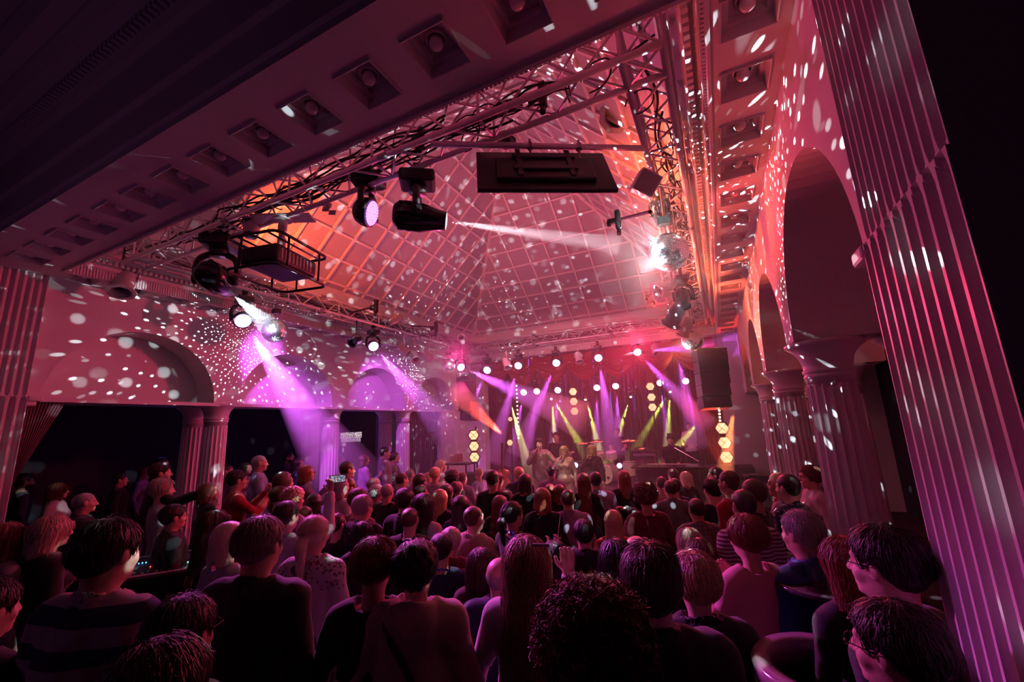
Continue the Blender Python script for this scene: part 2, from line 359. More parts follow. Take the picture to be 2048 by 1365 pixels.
# ------------------------------------------------------------ side walls with niches
ARCH = [(2.45, 4.75), (5.2, 7.5), (7.95, 10.22), (10.68, 12.9)]
def arcade(side):
    x0 = XL if side < 0 else XR
    sx = -1 if side < 0 else 1           # into the wall
    bm = bmesh.new()
    def V(x, y, z): return bm.verts.new((x, y, z))
    ztop = SOF+.02; y_edge = [2.0]+[None]
    N = 28
    prev = U(2.2)
    for (a, b) in ARCH:
        ya, yb = a*S, b*S; c = (ya+yb)/2; r = (yb-ya)/2
        # pier between prev and ya
        bm.faces.new([V(x0, prev, SPR), V(x0, ya, SPR), V(x0, ya, ztop), V(x0, prev, ztop)])
        arc = [(c-r*math.cos(PI*k/N), SPR+r*math.sin(PI*k/N)) for k in range(N+1)]
        xt = x0+sx*U(.55 if side < 0 else 1.45)
        for k in range(N):
            (y1, z1), (y2, z2) = arc[k], arc[k+1]
            bm.faces.new([V(x0, y1, z1), V(x0, y2, z2), V(x0, y2, ztop), V(x0, y1, ztop)])
            bm.faces.new([V(x0, y1, z1), V(x0, y2, z2), V(xt, y2, z2), V(xt, y1, z1)])
            if side < 0: bm.faces.new([V(xt, y1, z1), V(xt, y2, z2), V(xt, y2, SPR), V(xt, y1, SPR)])
            else: bm.faces.new([V(xt, y1, z1), V(xt, y2, z2), V(xt, y2, ztop), V(xt, y1, ztop)])
        prev = yb
    bm.faces.new([V(x0, prev, SPR), V(x0, YB, SPR), V(x0, YB, ztop), V(x0, prev, ztop)])
    xb = x0+sx*U(1.45)
    if side < 0:
        bm.faces.new([V(x0, U(2.3), SPR), V(x0, YB, SPR), V(xb, YB, SPR), V(xb, U(2.3), SPR)])
        bm.faces.new([V(xb, U(2.3), SPR), V(xb, YB, SPR), V(xb, YB, ztop), V(xb, U(2.3), ztop)])
    else:
        pr = U(2.2)
        for (a, b) in ARCH+[(YB/S, 0)]:
            bm.faces.new([V(x0, pr, SPR), V(x0, a*S, SPR), V(xb, a*S, SPR), V(xb, pr, SPR)])
            bm.faces.new([V(xb, pr, SPR), V(xb, a*S, SPR), V(xb, a*S, ztop), V(xb, pr, ztop)]); pr = b*S
    bmesh.ops.recalc_face_normals(bm, faces=bm.faces[:])
    # slim moulding at the springing line
    if side < 0: add_box(bm, (x0-.1, 1.9, SPR-.05), (x0+.02, YB, SPR+.0))
    o = struct('wall_left' if side < 0 else 'wall_right', bm, plaster)
arcade(-1); arcade(1)
# aisle: outer walls, ceilings, rear wall of the room behind the camera
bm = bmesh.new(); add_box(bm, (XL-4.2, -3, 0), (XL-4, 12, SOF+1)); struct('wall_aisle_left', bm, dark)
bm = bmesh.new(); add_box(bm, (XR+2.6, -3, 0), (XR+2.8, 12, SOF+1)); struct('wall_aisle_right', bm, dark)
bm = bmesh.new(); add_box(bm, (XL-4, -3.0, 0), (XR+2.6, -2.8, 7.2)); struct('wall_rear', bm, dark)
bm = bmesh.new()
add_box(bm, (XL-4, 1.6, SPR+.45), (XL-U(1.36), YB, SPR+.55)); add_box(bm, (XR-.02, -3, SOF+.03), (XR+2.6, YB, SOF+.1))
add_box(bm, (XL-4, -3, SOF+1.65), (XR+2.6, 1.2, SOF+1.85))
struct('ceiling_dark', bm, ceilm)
# back wall with the stage opening
bm = bmesh.new()
SX0, SX1, SZ = XL+.55, XR-.55, SOF-.35
add_box(bm, (XL-4, YB, 0), (SX0, YB+.3, SOF+.05)); add_box(bm, (SX1, YB, 0), (XR+2.6, YB+.3, SOF+.05)); add_box(bm, (SX0, YB, SZ), (SX1, YB+.3, SOF+.05))
struct('wall_back', bm, plaster)
bm = bmesh.new(); add_box(bm, (XL-.2, 15.6, 0), (XR+.2, 15.7, 5)); add_box(bm, (XL-.3, YB+.3, 0), (XL-.2, 15.7, 5)); add_box(bm, (XR+.2, YB+.3, 0), (XR+.3, 15.7, 5)); add_box(bm, (XL-.3, YB+.3, 4.9), (XR+.3, 15.7, 5))
struct('wall_stage_rear', bm, mat('stage_black_masking', (.03, .012, .03), .9, var=.3, bscale=5))
# soffit with square coffers -------------------------------------------------
cofm = mat('coffered_soffit_plaster', (.72, .68, .69), .6, bump=.1, bscale=40, var=.04)
lampspots = []
def coffer_strip(bm, p0, du, dv, length, width, n, a, b, depth, off, vc):
    """plane strip from p0 along du (length) and dv (width) facing down, n recesses a x b centred at vc across"""
    p0 = Vector(p0); du = Vector(du); dv = Vector(dv); up = Vector((0, 0, 1))
    def P(u, v, z=0): return bm.verts.new(p0+du*u+dv*v+up*z)
    pitch = (length-off)/n
    def quad(*q): bm.faces.new([P(*t) for t in q])
    v0, v1 = vc-b/2, vc+b/2
    quad((0, 0), (length, 0), (length, v0), (0, v0)); quad((0, v1), (length, v1), (length, width), (0, width))
    if off > 0: quad((0, v0), (off, v0), (off, v1), (0, v1))
    for i in range(n):
        s = off+i*pitch; u0 = s+(pitch-a)/2; u1 = u0+a
        quad((s, v0), (u0, v0), (u0, v1), (s, v1)); quad((u1, v0), (s+pitch, v0), (s+pitch, v1), (u1, v1))
        # raised lip, recess walls in two steps, inner panel
        lip = .012
        L = [(u0-lip, v0-lip, 0), (u1+lip, v0-lip, 0), (u1+lip, v1+lip, 0), (u0-lip, v1+lip, 0)]
        rings = [L, [(u0-lip*.6, v0-lip*.6, -.014), (u1+lip*.6, v0-lip*.6, -.014), (u1+lip*.6, v1+lip*.6, -.014), (u0-lip*.6, v1+lip*.6, -.014)],
                 [(u0, v0, -.010), (u1, v0, -.010), (u1, v1, -.010), (u0, v1, -.010)],
                 [(u0+.012, v0+.012, depth*.6), (u1-.012, v0+.012, depth*.6), (u1-.012, v1-.012, depth*.6), (u0+.012, v1-.012, depth*.6)],
                 [(u0+.04, v0+.04, depth*.6), (u1-.04, v0+.04, depth*.6), (u1-.04, v1-.04, depth*.6), (u0+.04, v1-.04, depth*.6)],
                 [(u0+.05, v0+.05, depth), (u1-.05, v0+.05, depth), (u1-.05, v1-.05, depth), (u0+.05, v1-.05, depth)]]
        for A, B in zip(rings, rings[1:]):
            for k in range(4): quad(A[k], A[(k+1) % 4], B[(k+1) % 4], B[k])
        quad(*rings[-1])
        lampspots.append(p0+du*((u0+u1)/2)+dv*vc+up*depth)
PC = .5
# near beam (camera side): soffit, its near face with mouldings
bm = bmesh.new()
NX0, NX1 = XL, XR-.02
coffer_strip(bm, (NX0, 1.26, SOF), (1, 0, 0), (0, 1, 0), NX1-NX0, OYN-1.26, 15, .27, .27, .085, (-1.063-NX0) % .5033-.2516+.38, .37)
struct('ceiling_soffit_near', bm, cofm)
nspots = len(lampspots)
bm = bmesh.new()
coffer_strip(bm, (XR, OYN, SOF), (0, 1, 0), (-1, 0, 0), YB-OYN, XR-OXR, 19, .25, .27, .085, 0, .21)
struct('ceiling_soffit_right', bm, cofm)
bm = bmesh.new()
coffer_strip(bm, (XL, OYN, SOF), (0, 1, 0), (1, 0, 0), YB-OYN, OXL-XL, 19, .25, .27, .085, 0, .21)
struct('ceiling_soffit_left', bm, cofm)
bm = bmesh.new(); 
coffer_strip(bm, (OXL, YB, SOF), (1, 0, 0), (0, -1, 0), OXR-OXL, YB-OYB, 14, .27, .25, .085, 0, .24)
struct('ceiling_soffit_back', bm, cofm)
# profile of the near face (moulded beam) : list of (y, z) extruded along X
def extrude_x(bm, prof, x0, x1):
    for (a, b) in zip(prof, prof[1:]):
        bm.faces.new([bm.verts.new((x0, a[0], a[1])), bm.verts.new((x1, a[0], a[1])), bm.verts.new((x1, b[0], b[1])), bm.verts.new((x0, b[0], b[1]))])
bm = bmesh.new()
prof = [(1.26, SOF), (1.26, SOF+.06), (1.24, SOF+.08), (1.24, SOF+.34), (1.21, SOF+.37), (1.21, SOF+.40), (1.23, SOF+.43), (1.23, SOF+.80), (1.19, SOF+.84), (1.17, SOF+.90), (1.12, SOF+.96), (1.12, SOF+1.02), (1.04, SOF+1.08), (.98, SOF+1.18), (.98, SOF+1.24), (.88, SOF+1.30), (.82, SOF+1.44), (.82, SOF+1.5), (.72, SOF+1.6), (.72, SOF+1.66)]
extrude_x(bm, prof, XL-.6, XR+1.2)
for i in range(150):   # dentils under the cornice
    x = XL-.5+i*.064; add_box(bm, (x, 1.10, SOF+.90), (x+.034, 1.16, SOF+.96))
struct('trim_1', bm, trimw)
# bands round the opening (bead band, dentils, fascia) -----------------------
def ring_profile(bm, prof):
    """prof: (inset, z) ; inset measured inward from the opening rectangle"""
    P = []
    for ins, z in prof:
        P.append([Vector((OXL+ins, OYN+ins, z)), Vector((OXR-ins, OYN+ins, z)), Vector((OXR-ins, OYB-ins, z)), Vector((OXL+ins, OYB-ins, z))])
    for A, B in zip(P, P[1:]):
        for k in range(4):
            bm.faces.new([bm.verts.new(A[k]), bm.verts.new(A[(k+1) % 4]), bm.verts.new(B[(k+1) % 4]), bm.verts.new(B[k])])
bm = bmesh.new()
ring_profile(bm, [(0, SOF), (0, SOF-.02), (.02, SOF-.025), (.03, SOF-.01), (.03, SOF+.11), (.05, SOF+.12), (.05, SOF+.16), (.03, SOF+.17), (.03, SOF+.22), (.10, SOF+.24), (.10, SOF+.27), (.14, SOF+.28), (.15, SOF+.36), (.19, SOF+.38), (.20, SOF+.50), (.27, SOF+.55), (.29, SOF+.70), (.33, SOF+.76), (.35, EZ+.0)])
# bead ribs on the lowest band, dentils above it
def along(bm, step, w, lo, hi, z0, z1, sides):
    for s in sides:
        if s in ('R', 'L'):
            n = int((OYB-OYN)/step)
            for i in range(n):
                y = OYN+i*step
                if s == 'R': add_box(bm, (OXR-hi, y, z0), (OXR-lo, y+w, z1))
                else: add_box(bm, (OXL+lo, y, z0), (OXL+hi, y+w, z1))
        else:
            n = int((OXR-OXL)/step)
            for i in range(n):
                x = OXL+i*step
                if s == 'N': add_box(bm, (x, OYN+lo, z0), (x+w, OYN+hi, z1))
                else: add_box(bm, (x, OYB-hi, z0), (x+w, OYB-lo, z1))
along(bm, .03, .017, .02, .045, SOF-.015, SOF+.105, 'RLNB')
along(bm, .062, .034, .09, .128, SOF+.17, SOF+.238, 'RLB')
struct('trim_2', bm, trimw)
# ------------------------------------------------------------ pyramid skylight
bm = bmesh.new(); bt = bmesh.new()
C4 = [Vector((EXL, EYN, EZ)), Vector((EXR, EYN, EZ)), Vector((EXR, EYB, EZ)), Vector((EXL, EYB, EZ))]
for k in range(4):
    A, B = C4[k], C4[(k+1) % 4]
    e = (B-A); L = e.length; e.normalize(); mid = (A+B)/2
    n = e.cross(APEX-A).normalized()
    if n.z > 0: n = -n
    up = n.cross(e).normalized()
    if up.z < 0: up = -up
    a2 = Vector(((APEX-A).dot(e), (APEX-A).dot(up)))      # apex in face coordinates
    bm.faces.new([bm.verts.new(A), bm.verts.new(B), bm.verts.new(APEX)])
    st = .50; nv = int(L/st); o0 = (L-nv*st)/2
    def bar(u0, v0, u1, v1, w=.042, t=.03):
        P0 = A+e*u0+up*v0; P1 = A+e*u1+up*v1; d = (P1-P0)
        if d.length < .05: return
        d.normalize(); sd = d.cross(n)
        q = [P0-sd*w/2, P1-sd*w/2, P1+sd*w/2, P0+sd*w/2]
        lo = [bt.verts.new(p+n*.002) for p in q]; hi = [bt.verts.new(p+n*t) for p in q]
        bt.faces.new(hi)
        for j in range(4): bt.faces.new([lo[j], lo[(j+1) % 4], hi[(j+1) % 4], hi[j]])
    for i in range(nv+1):
        u = o0+i*st
        v = a2.y*(u/a2.x) if u < a2.x else a2.y*((L-u)/(L-a2.x))
        bar(u, 0, u, v)
    v = 0.12
    while v < a2.y-.1:
        bar(a2.x*v/a2.y, v, L-(L-a2.x)*v/a2.y, v); v += .48
    bar(0, 0, a2.x, a2.y, .06, .05)
struct('ceiling_skylight', bm, panelm)
o = struct('trim_3', bt, battenm)
bm = bmesh.new(); add_box(bm, (APEX.x-.16, APEX.y-.16, APEX.z-.28), (APEX.x+.16, APEX.y+.16, APEX.z-.08)); add_tube(bm, [APEX-Vector((0, 0, .4)), APEX-Vector((0, 0, .2))], .1, 12)
tag(obj('apex_lantern', bm, blackm), 'small dark box hanging at the peak of the pyramid skylight', 'lantern')
# ------------------------------------------------------------ big fluted pilasters
def fluted_face(bm, x, sx, y0, y1, z0, z1, n, depth, endround=(True, True), bulge=0):
    ny = n*10; 
    zs = [z0, z0+.02, z0+.05, z0+.08]+[z0+.08+(z1-z0-.16)*k/4 for k in range(1, 5)]+[z1-.05, z1-.02, z1]
    rows = []
    for z in zs:
        row = []
        for i in range(ny+1):
            t = i/ny*n; f = t-math.floor(t); y = y0+(y1-y0)*i/ny
            d = 0
            if .14 < f < .86:
                q = (f-.5)/.36; d = math.sqrt(max(0, 1-q*q))*depth
                e = min(z-z0 if endround[0] else 9, z1-z if endround[1] else 9)
                lim = .08
                if e < lim:
                    hgt = math.sqrt(max(0, 1-(1-e/lim)**2)); d = d if abs(q) < hgt*.98 else d*.0
                    d *= hgt if e > 0 else 0
            row.append(bm.verts.new((x+sx*d, y, z)))
        rows.append(row)
    for a, b in zip(rows, rows[1:]):
        for i in range(ny): bm.faces.new((a[i], a[i+1], b[i+1], b[i]))
pilm = mat('fluted_column_paint', (.68, .65, .67), .38, bump=.06, bscale=50, var=.04, spec=.5)
for side, nm, lab in ((1, 'pilaster', 'huge white fluted pilaster rising along the right edge of the picture'), (-1, 'pilaster', 'white fluted pilaster at the left edge beside the first left arch')):
    x0 = U(.65) if side > 0 else U(-8.53); y0, y1 = U(1.44), U(2.17 if side > 0 else 2.3); sx = side
    t = thing(nm, lab, 'pilaster', (x0, (y0+y1)/2, TERR))
    zt, zb = SOF, SPR
    bm = bmesh.new(); fluted_face(bm, x0, sx, y0, y1, zb, zt, 11, .03, (True, False))
    xa, xb = sorted((x0, x0+sx*.62))
    for yy in (y0, y1):
        bm.faces.new([bm.verts.new((x0, yy, zb)), bm.verts.new((x0+sx*.62, yy, zb)), bm.verts.new((x0+sx*.62, yy, zt)), bm.verts.new((x0, yy, zt))])
    for v in bm.verts: v.co -= Vector((x0, (y0+y1)/2, TERR))
    obj('upper_shaft', bm, pilm, t)
    bm = bmesh.new(); fluted_face(bm, x0-sx*.012, sx, y0-.01, y1+.01, TERR, zb, 9, .045, (True, True))
    for yy in (y0-.01, y1+.01):
        bm.faces.new([bm.verts.new((x0-sx*.012, yy, TERR)), bm.verts.new((x0+sx*.62, yy, TERR)), bm.verts.new((x0+sx*.62, yy, zb)), bm.verts.new((x0-sx*.012, yy, zb))])
    bm.faces.new([bm.verts.new((x0-sx*.012, y0-.01, zb)), bm.verts.new((x0+sx*.3, y0-.01, zb)), bm.verts.new((x0+sx*.3, y1+.01, zb)), bm.verts.new((x0-sx*.012, y1+.01, zb))])
    for v in bm.verts: v.co -= Vector((x0, (y0+y1)/2, TERR))
    obj('lower_shaft', bm, pilm, t)
    bm = bmesh.new(); add_rbox(bm, (sx*.06, (y1-y0)/2+.07, zb-TERR-.02), (.16, .13, .06), .015); add_rbox(bm, (sx*.07, (y1-y0)/2+.05, zb-TERR-.075), (.12, .09, .06), .02)
    obj('impost', bm, trimw, t)
# ------------------------------------------------------------ columns in pairs
def column_mesh(h):
    bm = bmesh.new(); rb, rt = .192, .162; n = 18; per = 8; seg = n*per
    zs = [(.0, 0), (.05, 0), (.09, .7), (.14, 1)]+[(.14+(h-.62)*k/6, 1) for k in range(1, 7)]+[(h-.42, 1), (h-.375, .8), (h-.35, 0)]
    rings = []
    for z, fl in zs:
        t = z/h; r = rb+(rt-rb)*t+.004*math.sin(PI*t)
        ring = []
        for k in range(seg):
            f = (k % per)/per; d = 0
            if .1 < f < .9: q = (f-.5)/.4; d = math.sqrt(max(0, 1-q*q))*.017*fl
            a = 2*PI*k/seg; ring.append(bm.verts.new(((r-d)*math.cos(a), (r-d)*math.sin(a), z)))
        rings.append(ring)
    for a, b in zip(rings, rings[1:]):
        for k in range(seg): bm.faces.new((a[k], a[(k+1) % seg], b[(k+1) % seg], b[k]))
    shaft = bm
    cb = bmesh.new()
    add_lathe(cb, [(rt, h-.36), (rt+.004, h-.30), (rt+.014, h-.295), (rt+.014, h-.28), (rt+.006, h-.275), (rt+.006, h-.262), (rt+.018, h-.255), (rt+.018, h-.235), (rt+.006, h-.23), (rt+.01, h-.19), (rt+.03, h-.12), (rt+.065, h-.07), (rt+.10, h-.045), (rt+.115, h-.035), (rt+.115, h-.012), (rt+.10, h), (.02, h)], 48)
    bb = bmesh.new()
    add_lathe(bb, [(.25, 0), (.25, .05), (.235, .07), (.245, .10), (.225, .13), (.205, .15), (.20, .17)], 40)
    ms = []
    for nm, b in (('shaft', shaft), ('capital', cb), ('plinth', bb)):
        me = bpy.data.meshes.new(nm); b.to_mesh(me); b.free(); me.materials.append(pilm)
        if nm != 'shaft': me.polygons.foreach_set('use_smooth', [True]*len(me.polygons))
        ms.append((nm, me))
    return ms
CM = column_mesh(SPR-TERR-.002)
colm_n = {(-1, 0): 'nearest to the left pilaster', (-1, 1): 'second along the left arcade', (-1, 2): 'third along the left arcade', (1, 0): 'nearest on the right, tall beside the crowd', (1, 1): 'second along the right arcade', (1, 2): 'third along the right arcade'}
for side in (-1, 1):
    for i, yc in enumerate((4.975, 7.725, 10.45)):
        for j in (0, 1):
            x = (XL if side < 0 else XR)+side*U(.27 if j == 0 else .98)
            t = thing('column', 'white fluted round column, %s one of the pair %s' % ('front' if j == 0 else 'rear', colm_n[(side, i)]), 'column', (x, U(yc), TERR), 0, 'fluted arcade columns')
            for nm, me in CM: obj(nm, me, None, t)
# ------------------------------------------------------------ PEOPLE: implicit figures turned into smooth meshes
def cap(X, Y, Z, a, b, ra, rb=None):
    rb = ra if rb is None else rb
    a = np.array(a, float); b = np.array(b, float); d = b-a; L2 = max(1e-9, float(d@d))
    t = np.clip(((X-a[0])*d[0]+(Y-a[1])*d[1]+(Z-a[2])*d[2])/L2, 0, 1)
    return np.sqrt((X-a[0]-t*d[0])**2+(Y-a[1]-t*d[1])**2+(Z-a[2]-t*d[2])**2)-(ra+(rb-ra)*t)
def ell(X, Y, Z, c, r):
    q = np.sqrt(((X-c[0])/r[0])**2+((Y-c[1])/r[1])**2+((Z-c[2])/r[2])**2)
    return (q-1)*min(r)
def smin(a, b, k):
    h = np.clip(.5+.5*(b-a)/k, 0, 1); return b*(1-h)+a*h-k*h*(1-h)
def nets(f, lo, hi, res):
    """surface nets of f(X,Y,Z) < 0 in a box -> verts, quads"""
    ax = [np.arange(lo[i], hi[i]+res*.5, res) for i in range(3)]
    F = f(ax[0][:, None, None], ax[1][None, :, None], ax[2][None, None, :])
    F = np.broadcast_to(F, (len(ax[0]), len(ax[1]), len(ax[2]))).astype(np.float32)
    ins = F < 0
    n = np.array(F.shape)-1
    acc = np.zeros((*n, 3), np.float32); cnt = np.zeros(n, np.float32)
    G = [ax[0][:, None, None], ax[1][None, :, None], ax[2][None, None, :]]
    for d in range(3):
        s0 = [slice(None)]*3; s1 = [slice(None)]*3; s0[d] = slice(0, -1); s1[d] = slice(1, None)
        A, B = F[tuple(s0)], F[tuple(s1)]; cr = ins[tuple(s0)] != ins[tuple(s1)]
        t = np.where(cr, A/np.where(cr, A-B, 1), 0)
        P = []
        for k in range(3):
            g = ax[k]; sh = [1, 1, 1]; sh[k] = -1
            base = (g[:-1] if k == d else g).reshape(sh)
            P.append(np.broadcast_to(base+(t*res if k == d else 0), A.shape))
        o = [k for k in range(3) if k != d]
        for i in (0, 1):
            for j in (0, 1):
                sl = [slice(None)]*3
                sl[o[0]] = slice(i, A.shape[o[0]]-1+i); sl[o[1]] = slice(j, A.shape[o[1]]-1+j)
                c = cr[tuple(sl)]; cnt += c
                for k in range(3): acc[..., k] += np.where(c, P[k][tuple(sl)], 0)
    act = cnt > 0; idx = -np.ones(n, np.int64); idx[act] = np.arange(act.sum())
    V = acc[act]/cnt[act][:, None]
    quads = []
    for d in range(3):
        s0 = [slice(1, -1)]*3; s1 = [slice(1, -1)]*3; s0[d] = slice(0, -1); s1[d] = slice(1, None)
        A, B = ins[tuple(s0)], ins[tuple(s1)]; I = np.argwhere(A != B)
        if not len(I): continue
        flip = A[tuple(I.T)]
        o = [(d+1) % 3, (d+2) % 3]; base = I.copy(); 
        for k in o: base[:, k] += 1
        q = []
        for (i, j) in ((-1, -1), (0, -1), (0, 0), (-1, 0)):
            c = base.copy(); c[:, o[0]] += i; c[:, o[1]] += j; q.append(idx[tuple(c.T)])
        q = np.stack(q, 1); q[~flip] = q[~flip][:, ::-1]; quads.append(q)
    Q = np.concatenate(quads) if quads else np.zeros((0, 4), int)
    return V, Q
def mesh_np(name, parts, mt=None, smooth=True):
    Vs, Qs, n = [], [], 0
    for V, Q in parts: Vs.append(V); Qs.append(Q+n); n += len(V)
    V = np.concatenate(Vs); Q = np.concatenate(Qs)
    me = bpy.data.meshes.new(name); me.vertices.add(len(V)); me.vertices.foreach_set('co', V.astype(np.float32).ravel())
    me.loops.add(Q.size); me.loops.foreach_set('vertex_index', Q.astype(np.int32).ravel())
    me.polygons.add(len(Q)); me.polygons.foreach_set('loop_start', np.arange(0, Q.size, 4, dtype=np.int32)); me.polygons.foreach_set('loop_total', np.full(len(Q), 4, np.int32))
    me.polygons.foreach_set('use_smooth', np.full(len(Q), smooth)); me.update(calc_edges=True); me.validate()
    if mt is not None: me.materials.append(mt)
    return me
def vnoise(X, Y, Z, s, seed=0):
    return (np.sin(X*s*1.7+Y*s*.9+seed*1.3+2*np.sin(Z*s*.8+seed))+np.sin(Y*s*1.5-Z*s*1.1+seed*2.1+1.5*np.sin(X*s*1.2))+np.sin(Z*s*1.9+X*s*.6+seed*.7+1.7*np.sin(Y*s*.9+seed)))/3
def head_f(X, Y, Z, female=False):
    k = .94 if female else 1.0
    f = ell(X, Y, Z, (0, -.014, 1.652), (.078*k, .098, .098)); f = smin(f, ell(X, Y, Z, (0, -.025, 1.685), (.068*k, .080, .060)), .03)
    f = smin(f, ell(X, Y, Z, (0, .026, 1.605), (.061*k, .066, .082)), .03)
    f = smin(f, ell(X, Y, Z, (0, .048, 1.553), (.042*k, .040, .030)), .03)
    f = smin(f, cap(X, Y, Z, (-.035, .074, 1.662), (.035, .074, 1.662), .014), .016)
    for s in (-1, 1):
        f = -smin(-f, ell(X, Y, Z, (s*.031, .104, 1.640), (.019, .020, .013)), .012)
        f = smin(f, ell(X, Y, Z, (s*.031, .077, 1.641), (.013, .013, .012)), .002)
        f = smin(f, ell(X, Y, Z, (s*.040, .062, 1.602), (.022, .022, .022)), .02)
        f = smin(f, ell(X, Y, Z, (s*.078*k, -.002, 1.632), (.009, .021, .033)), .006)
        f = smin(f, ell(X, Y, Z, (s*.086*k, -.010, 1.638), (.006, .014, .022)), .006)
    f = smin(f, cap(X, Y, Z, (0, .088, 1.650), (0, .111, 1.606), .008, .013), .012)
    f = smin(f, ell(X, Y, Z, (0, .098, 1.602), (.019, .013, .010)), .008)
    f = smin(f, ell(X, Y, Z, (0, .091, 1.575), (.025, .011, .0065)), .005)
    f = smin(f, ell(X, Y, Z, (0, .089, 1.563), (.022, .012, .0075)), .005)
    f = smin(f, ell(X, Y, Z, (0, .080, 1.537), (.018, .014, .014)), .015)
    r = .050 if female else .060
    f = smin(f, cap(X, Y, Z, (0, -.028, 1.40), (0, -.012, 1.56), r+.004, r-.002), .03)
    return f
DOWN = dict(e=(.245, -.03, 1.13), w=(.255, .05, .90), h=(.25, .075, .82))
POSES = {
    'down': (DOWN, DOWN),
    'front': (dict(e=(.235, .02, 1.13), w=(.09, .24, 1.20), h=(.03, .27, 1.25)),)*2,
    'clap': (dict(e=(.25, .04, 1.15), w=(.10, .27, 1.30), h=(.03, .29, 1.38)),)*2,
    'drink': (DOWN, dict(e=(.25, .05, 1.13), w=(.16, .28, 1.28), h=(.14, .32, 1.33))),
    'phone': (DOWN, dict(e=(.25, .24, 1.50), w=(.20, .30, 1.78), h=(.19, .31, 1.86))),
    'phone_l': (dict(e=(.25, .24, 1.50), w=(.20, .30, 1.78), h=(.19, .31, 1.86)), DOWN),
    'photo': (dict(e=(.25, .18, 1.22), w=(.14, .36, 1.42), h=(.10, .38, 1.50)),)*2,
    'vee': (DOWN, dict(e=(.25, .15, 1.22), w=(.175, .20, 1.52), h=(.175, .20, 1.62))),
    'toast': (dict(e=(.27, .10, 1.2), w=(.26, .28, 1.42), h=(.26, .31, 1.49)), DOWN),
    'point': (DOWN, dict(e=(.38, .16, 1.30), w=(.50, .38, 1.38), h=(.54, .46, 1.40))),
    'hug': (DOWN, dict(e=(.42, .06, 1.30), w=(.60, .10, 1.38), h=(.66, .10, 1.40))),
    'hug_l': (dict(e=(.42, .06, 1.30), w=(.60, .10, 1.38), h=(.66, .10, 1.40)), DOWN),
    'mic': (DOWN, dict(e=(.26, .10, 1.20), w=(.08, .20, 1.42), h=(.03, .20, 1.50))),
    'sing': (dict(e=(.36, .05, 1.20), w=(.52, .24, 1.12), h=(.58, .30, 1.12)), dict(e=(.26, .10, 1.20), w=(.08, .20, 1.42), h=(.03, .20, 1.50))),
    'keys': (dict(e=(.26, .06, 1.14), w=(.20, .34, 1.08), h=(.18, .42, 1.07)),)*2,
    'guitar': (dict(e=(.34, .04, 1.16), w=(.42, .26, 1.22), h=(.44, .32, 1.24)), dict(e=(.27, .0, 1.12), w=(.14, .20, 1.02), h=(.08, .24, 1.00))),
    'table': (dict(e=(.30, .10, 1.16), w=(.22, .32, 1.06), h=(.16, .36, 1.05)),)*2,
}
def joints(pose, s, female):
    """s=-1 left arm, +1 right arm"""
    d = POSES[pose][0 if s < 0 else 1]; sh = np.array((s*(.162 if female else .188), -.012, 1.405))
    e, w, h = [np.array(d[k], float)*np.array((s, 1, 1)) for k in 'ewh']
    if s > 0 and pose in ('front', 'clap'): w[2] += .03; h[2] += .02; h[1] += .02
    return sh, e, w, h
def arms_f(X, Y, Z, pose, female, infl=0.0, skin=True):
    f = None; q = .86 if female else 1.0
    for s in (-1, 1):
        sh, e, w, h = joints(pose, s, female)
        g = cap(X, Y, Z, sh, e, .054*q+infl, .041*q+infl)
        we = w if skin else w-(w-e)*.03
        g = smin(g, cap(X, Y, Z, e, we, .041*q+infl, (.026 if skin else .032)*q+infl), .02)
        f = g if f is None else np.minimum(f, g)
    return f
def torso_f(X, Y, Z, female, infl=0.0):
    q = 1.0
    sx = .135 if female else .158
    f = ell(X, Y, Z, (0, 0, 1.29), ((.148 if female else .172)+infl, (.100 if female else .115)+infl, .20+infl))
    f = smin(f, cap(X, Y, Z, (-sx, -.012, 1.395), (sx, -.012, 1.395), .056+infl), .05)
    f = smin(f, ell(X, Y, Z, (0, -.005, 1.08), ((.128 if female else .148)+infl, .10+infl, .18+infl)), .06)
    f = smin(f, ell(X, Y, Z, (0, -.015, .93), ((.172 if female else .165)+infl, .12+infl, .13+infl)), .06)
    for s in (-1, 1): f = smin(f, cap(X, Y, Z, (0, -.03, 1.465), (s*.12, -.018, 1.425), .042+infl*.7, .045+infl*.7), .04)
    if female:
        for s in (-1, 1): f = smin(f, ell(X, Y, Z, (s*.07, .085, 1.27), (.06+infl, .055+infl, .06+infl)), .04)
    return f
def legs_f(X, Y, Z, infl=0.0, foot=True):
    f = None
    for s in (-1, 1):
        g = cap(X, Y, Z, (s*.088, -.01, .90), (s*.10, .01, .50), .088+infl, .056+infl)
        g = smin(g, cap(X, Y, Z, (s*.10, .01, .50), (s*.11, -.015, .10), .056+infl, .040+infl), .03)
        if foot: g = smin(g, cap(X, Y, Z, (s*.112, -.035, .045), (s*.13, .14, .035), .042, .034), .03)
        f = g if f is None else smin(f, g, .02)
    return f
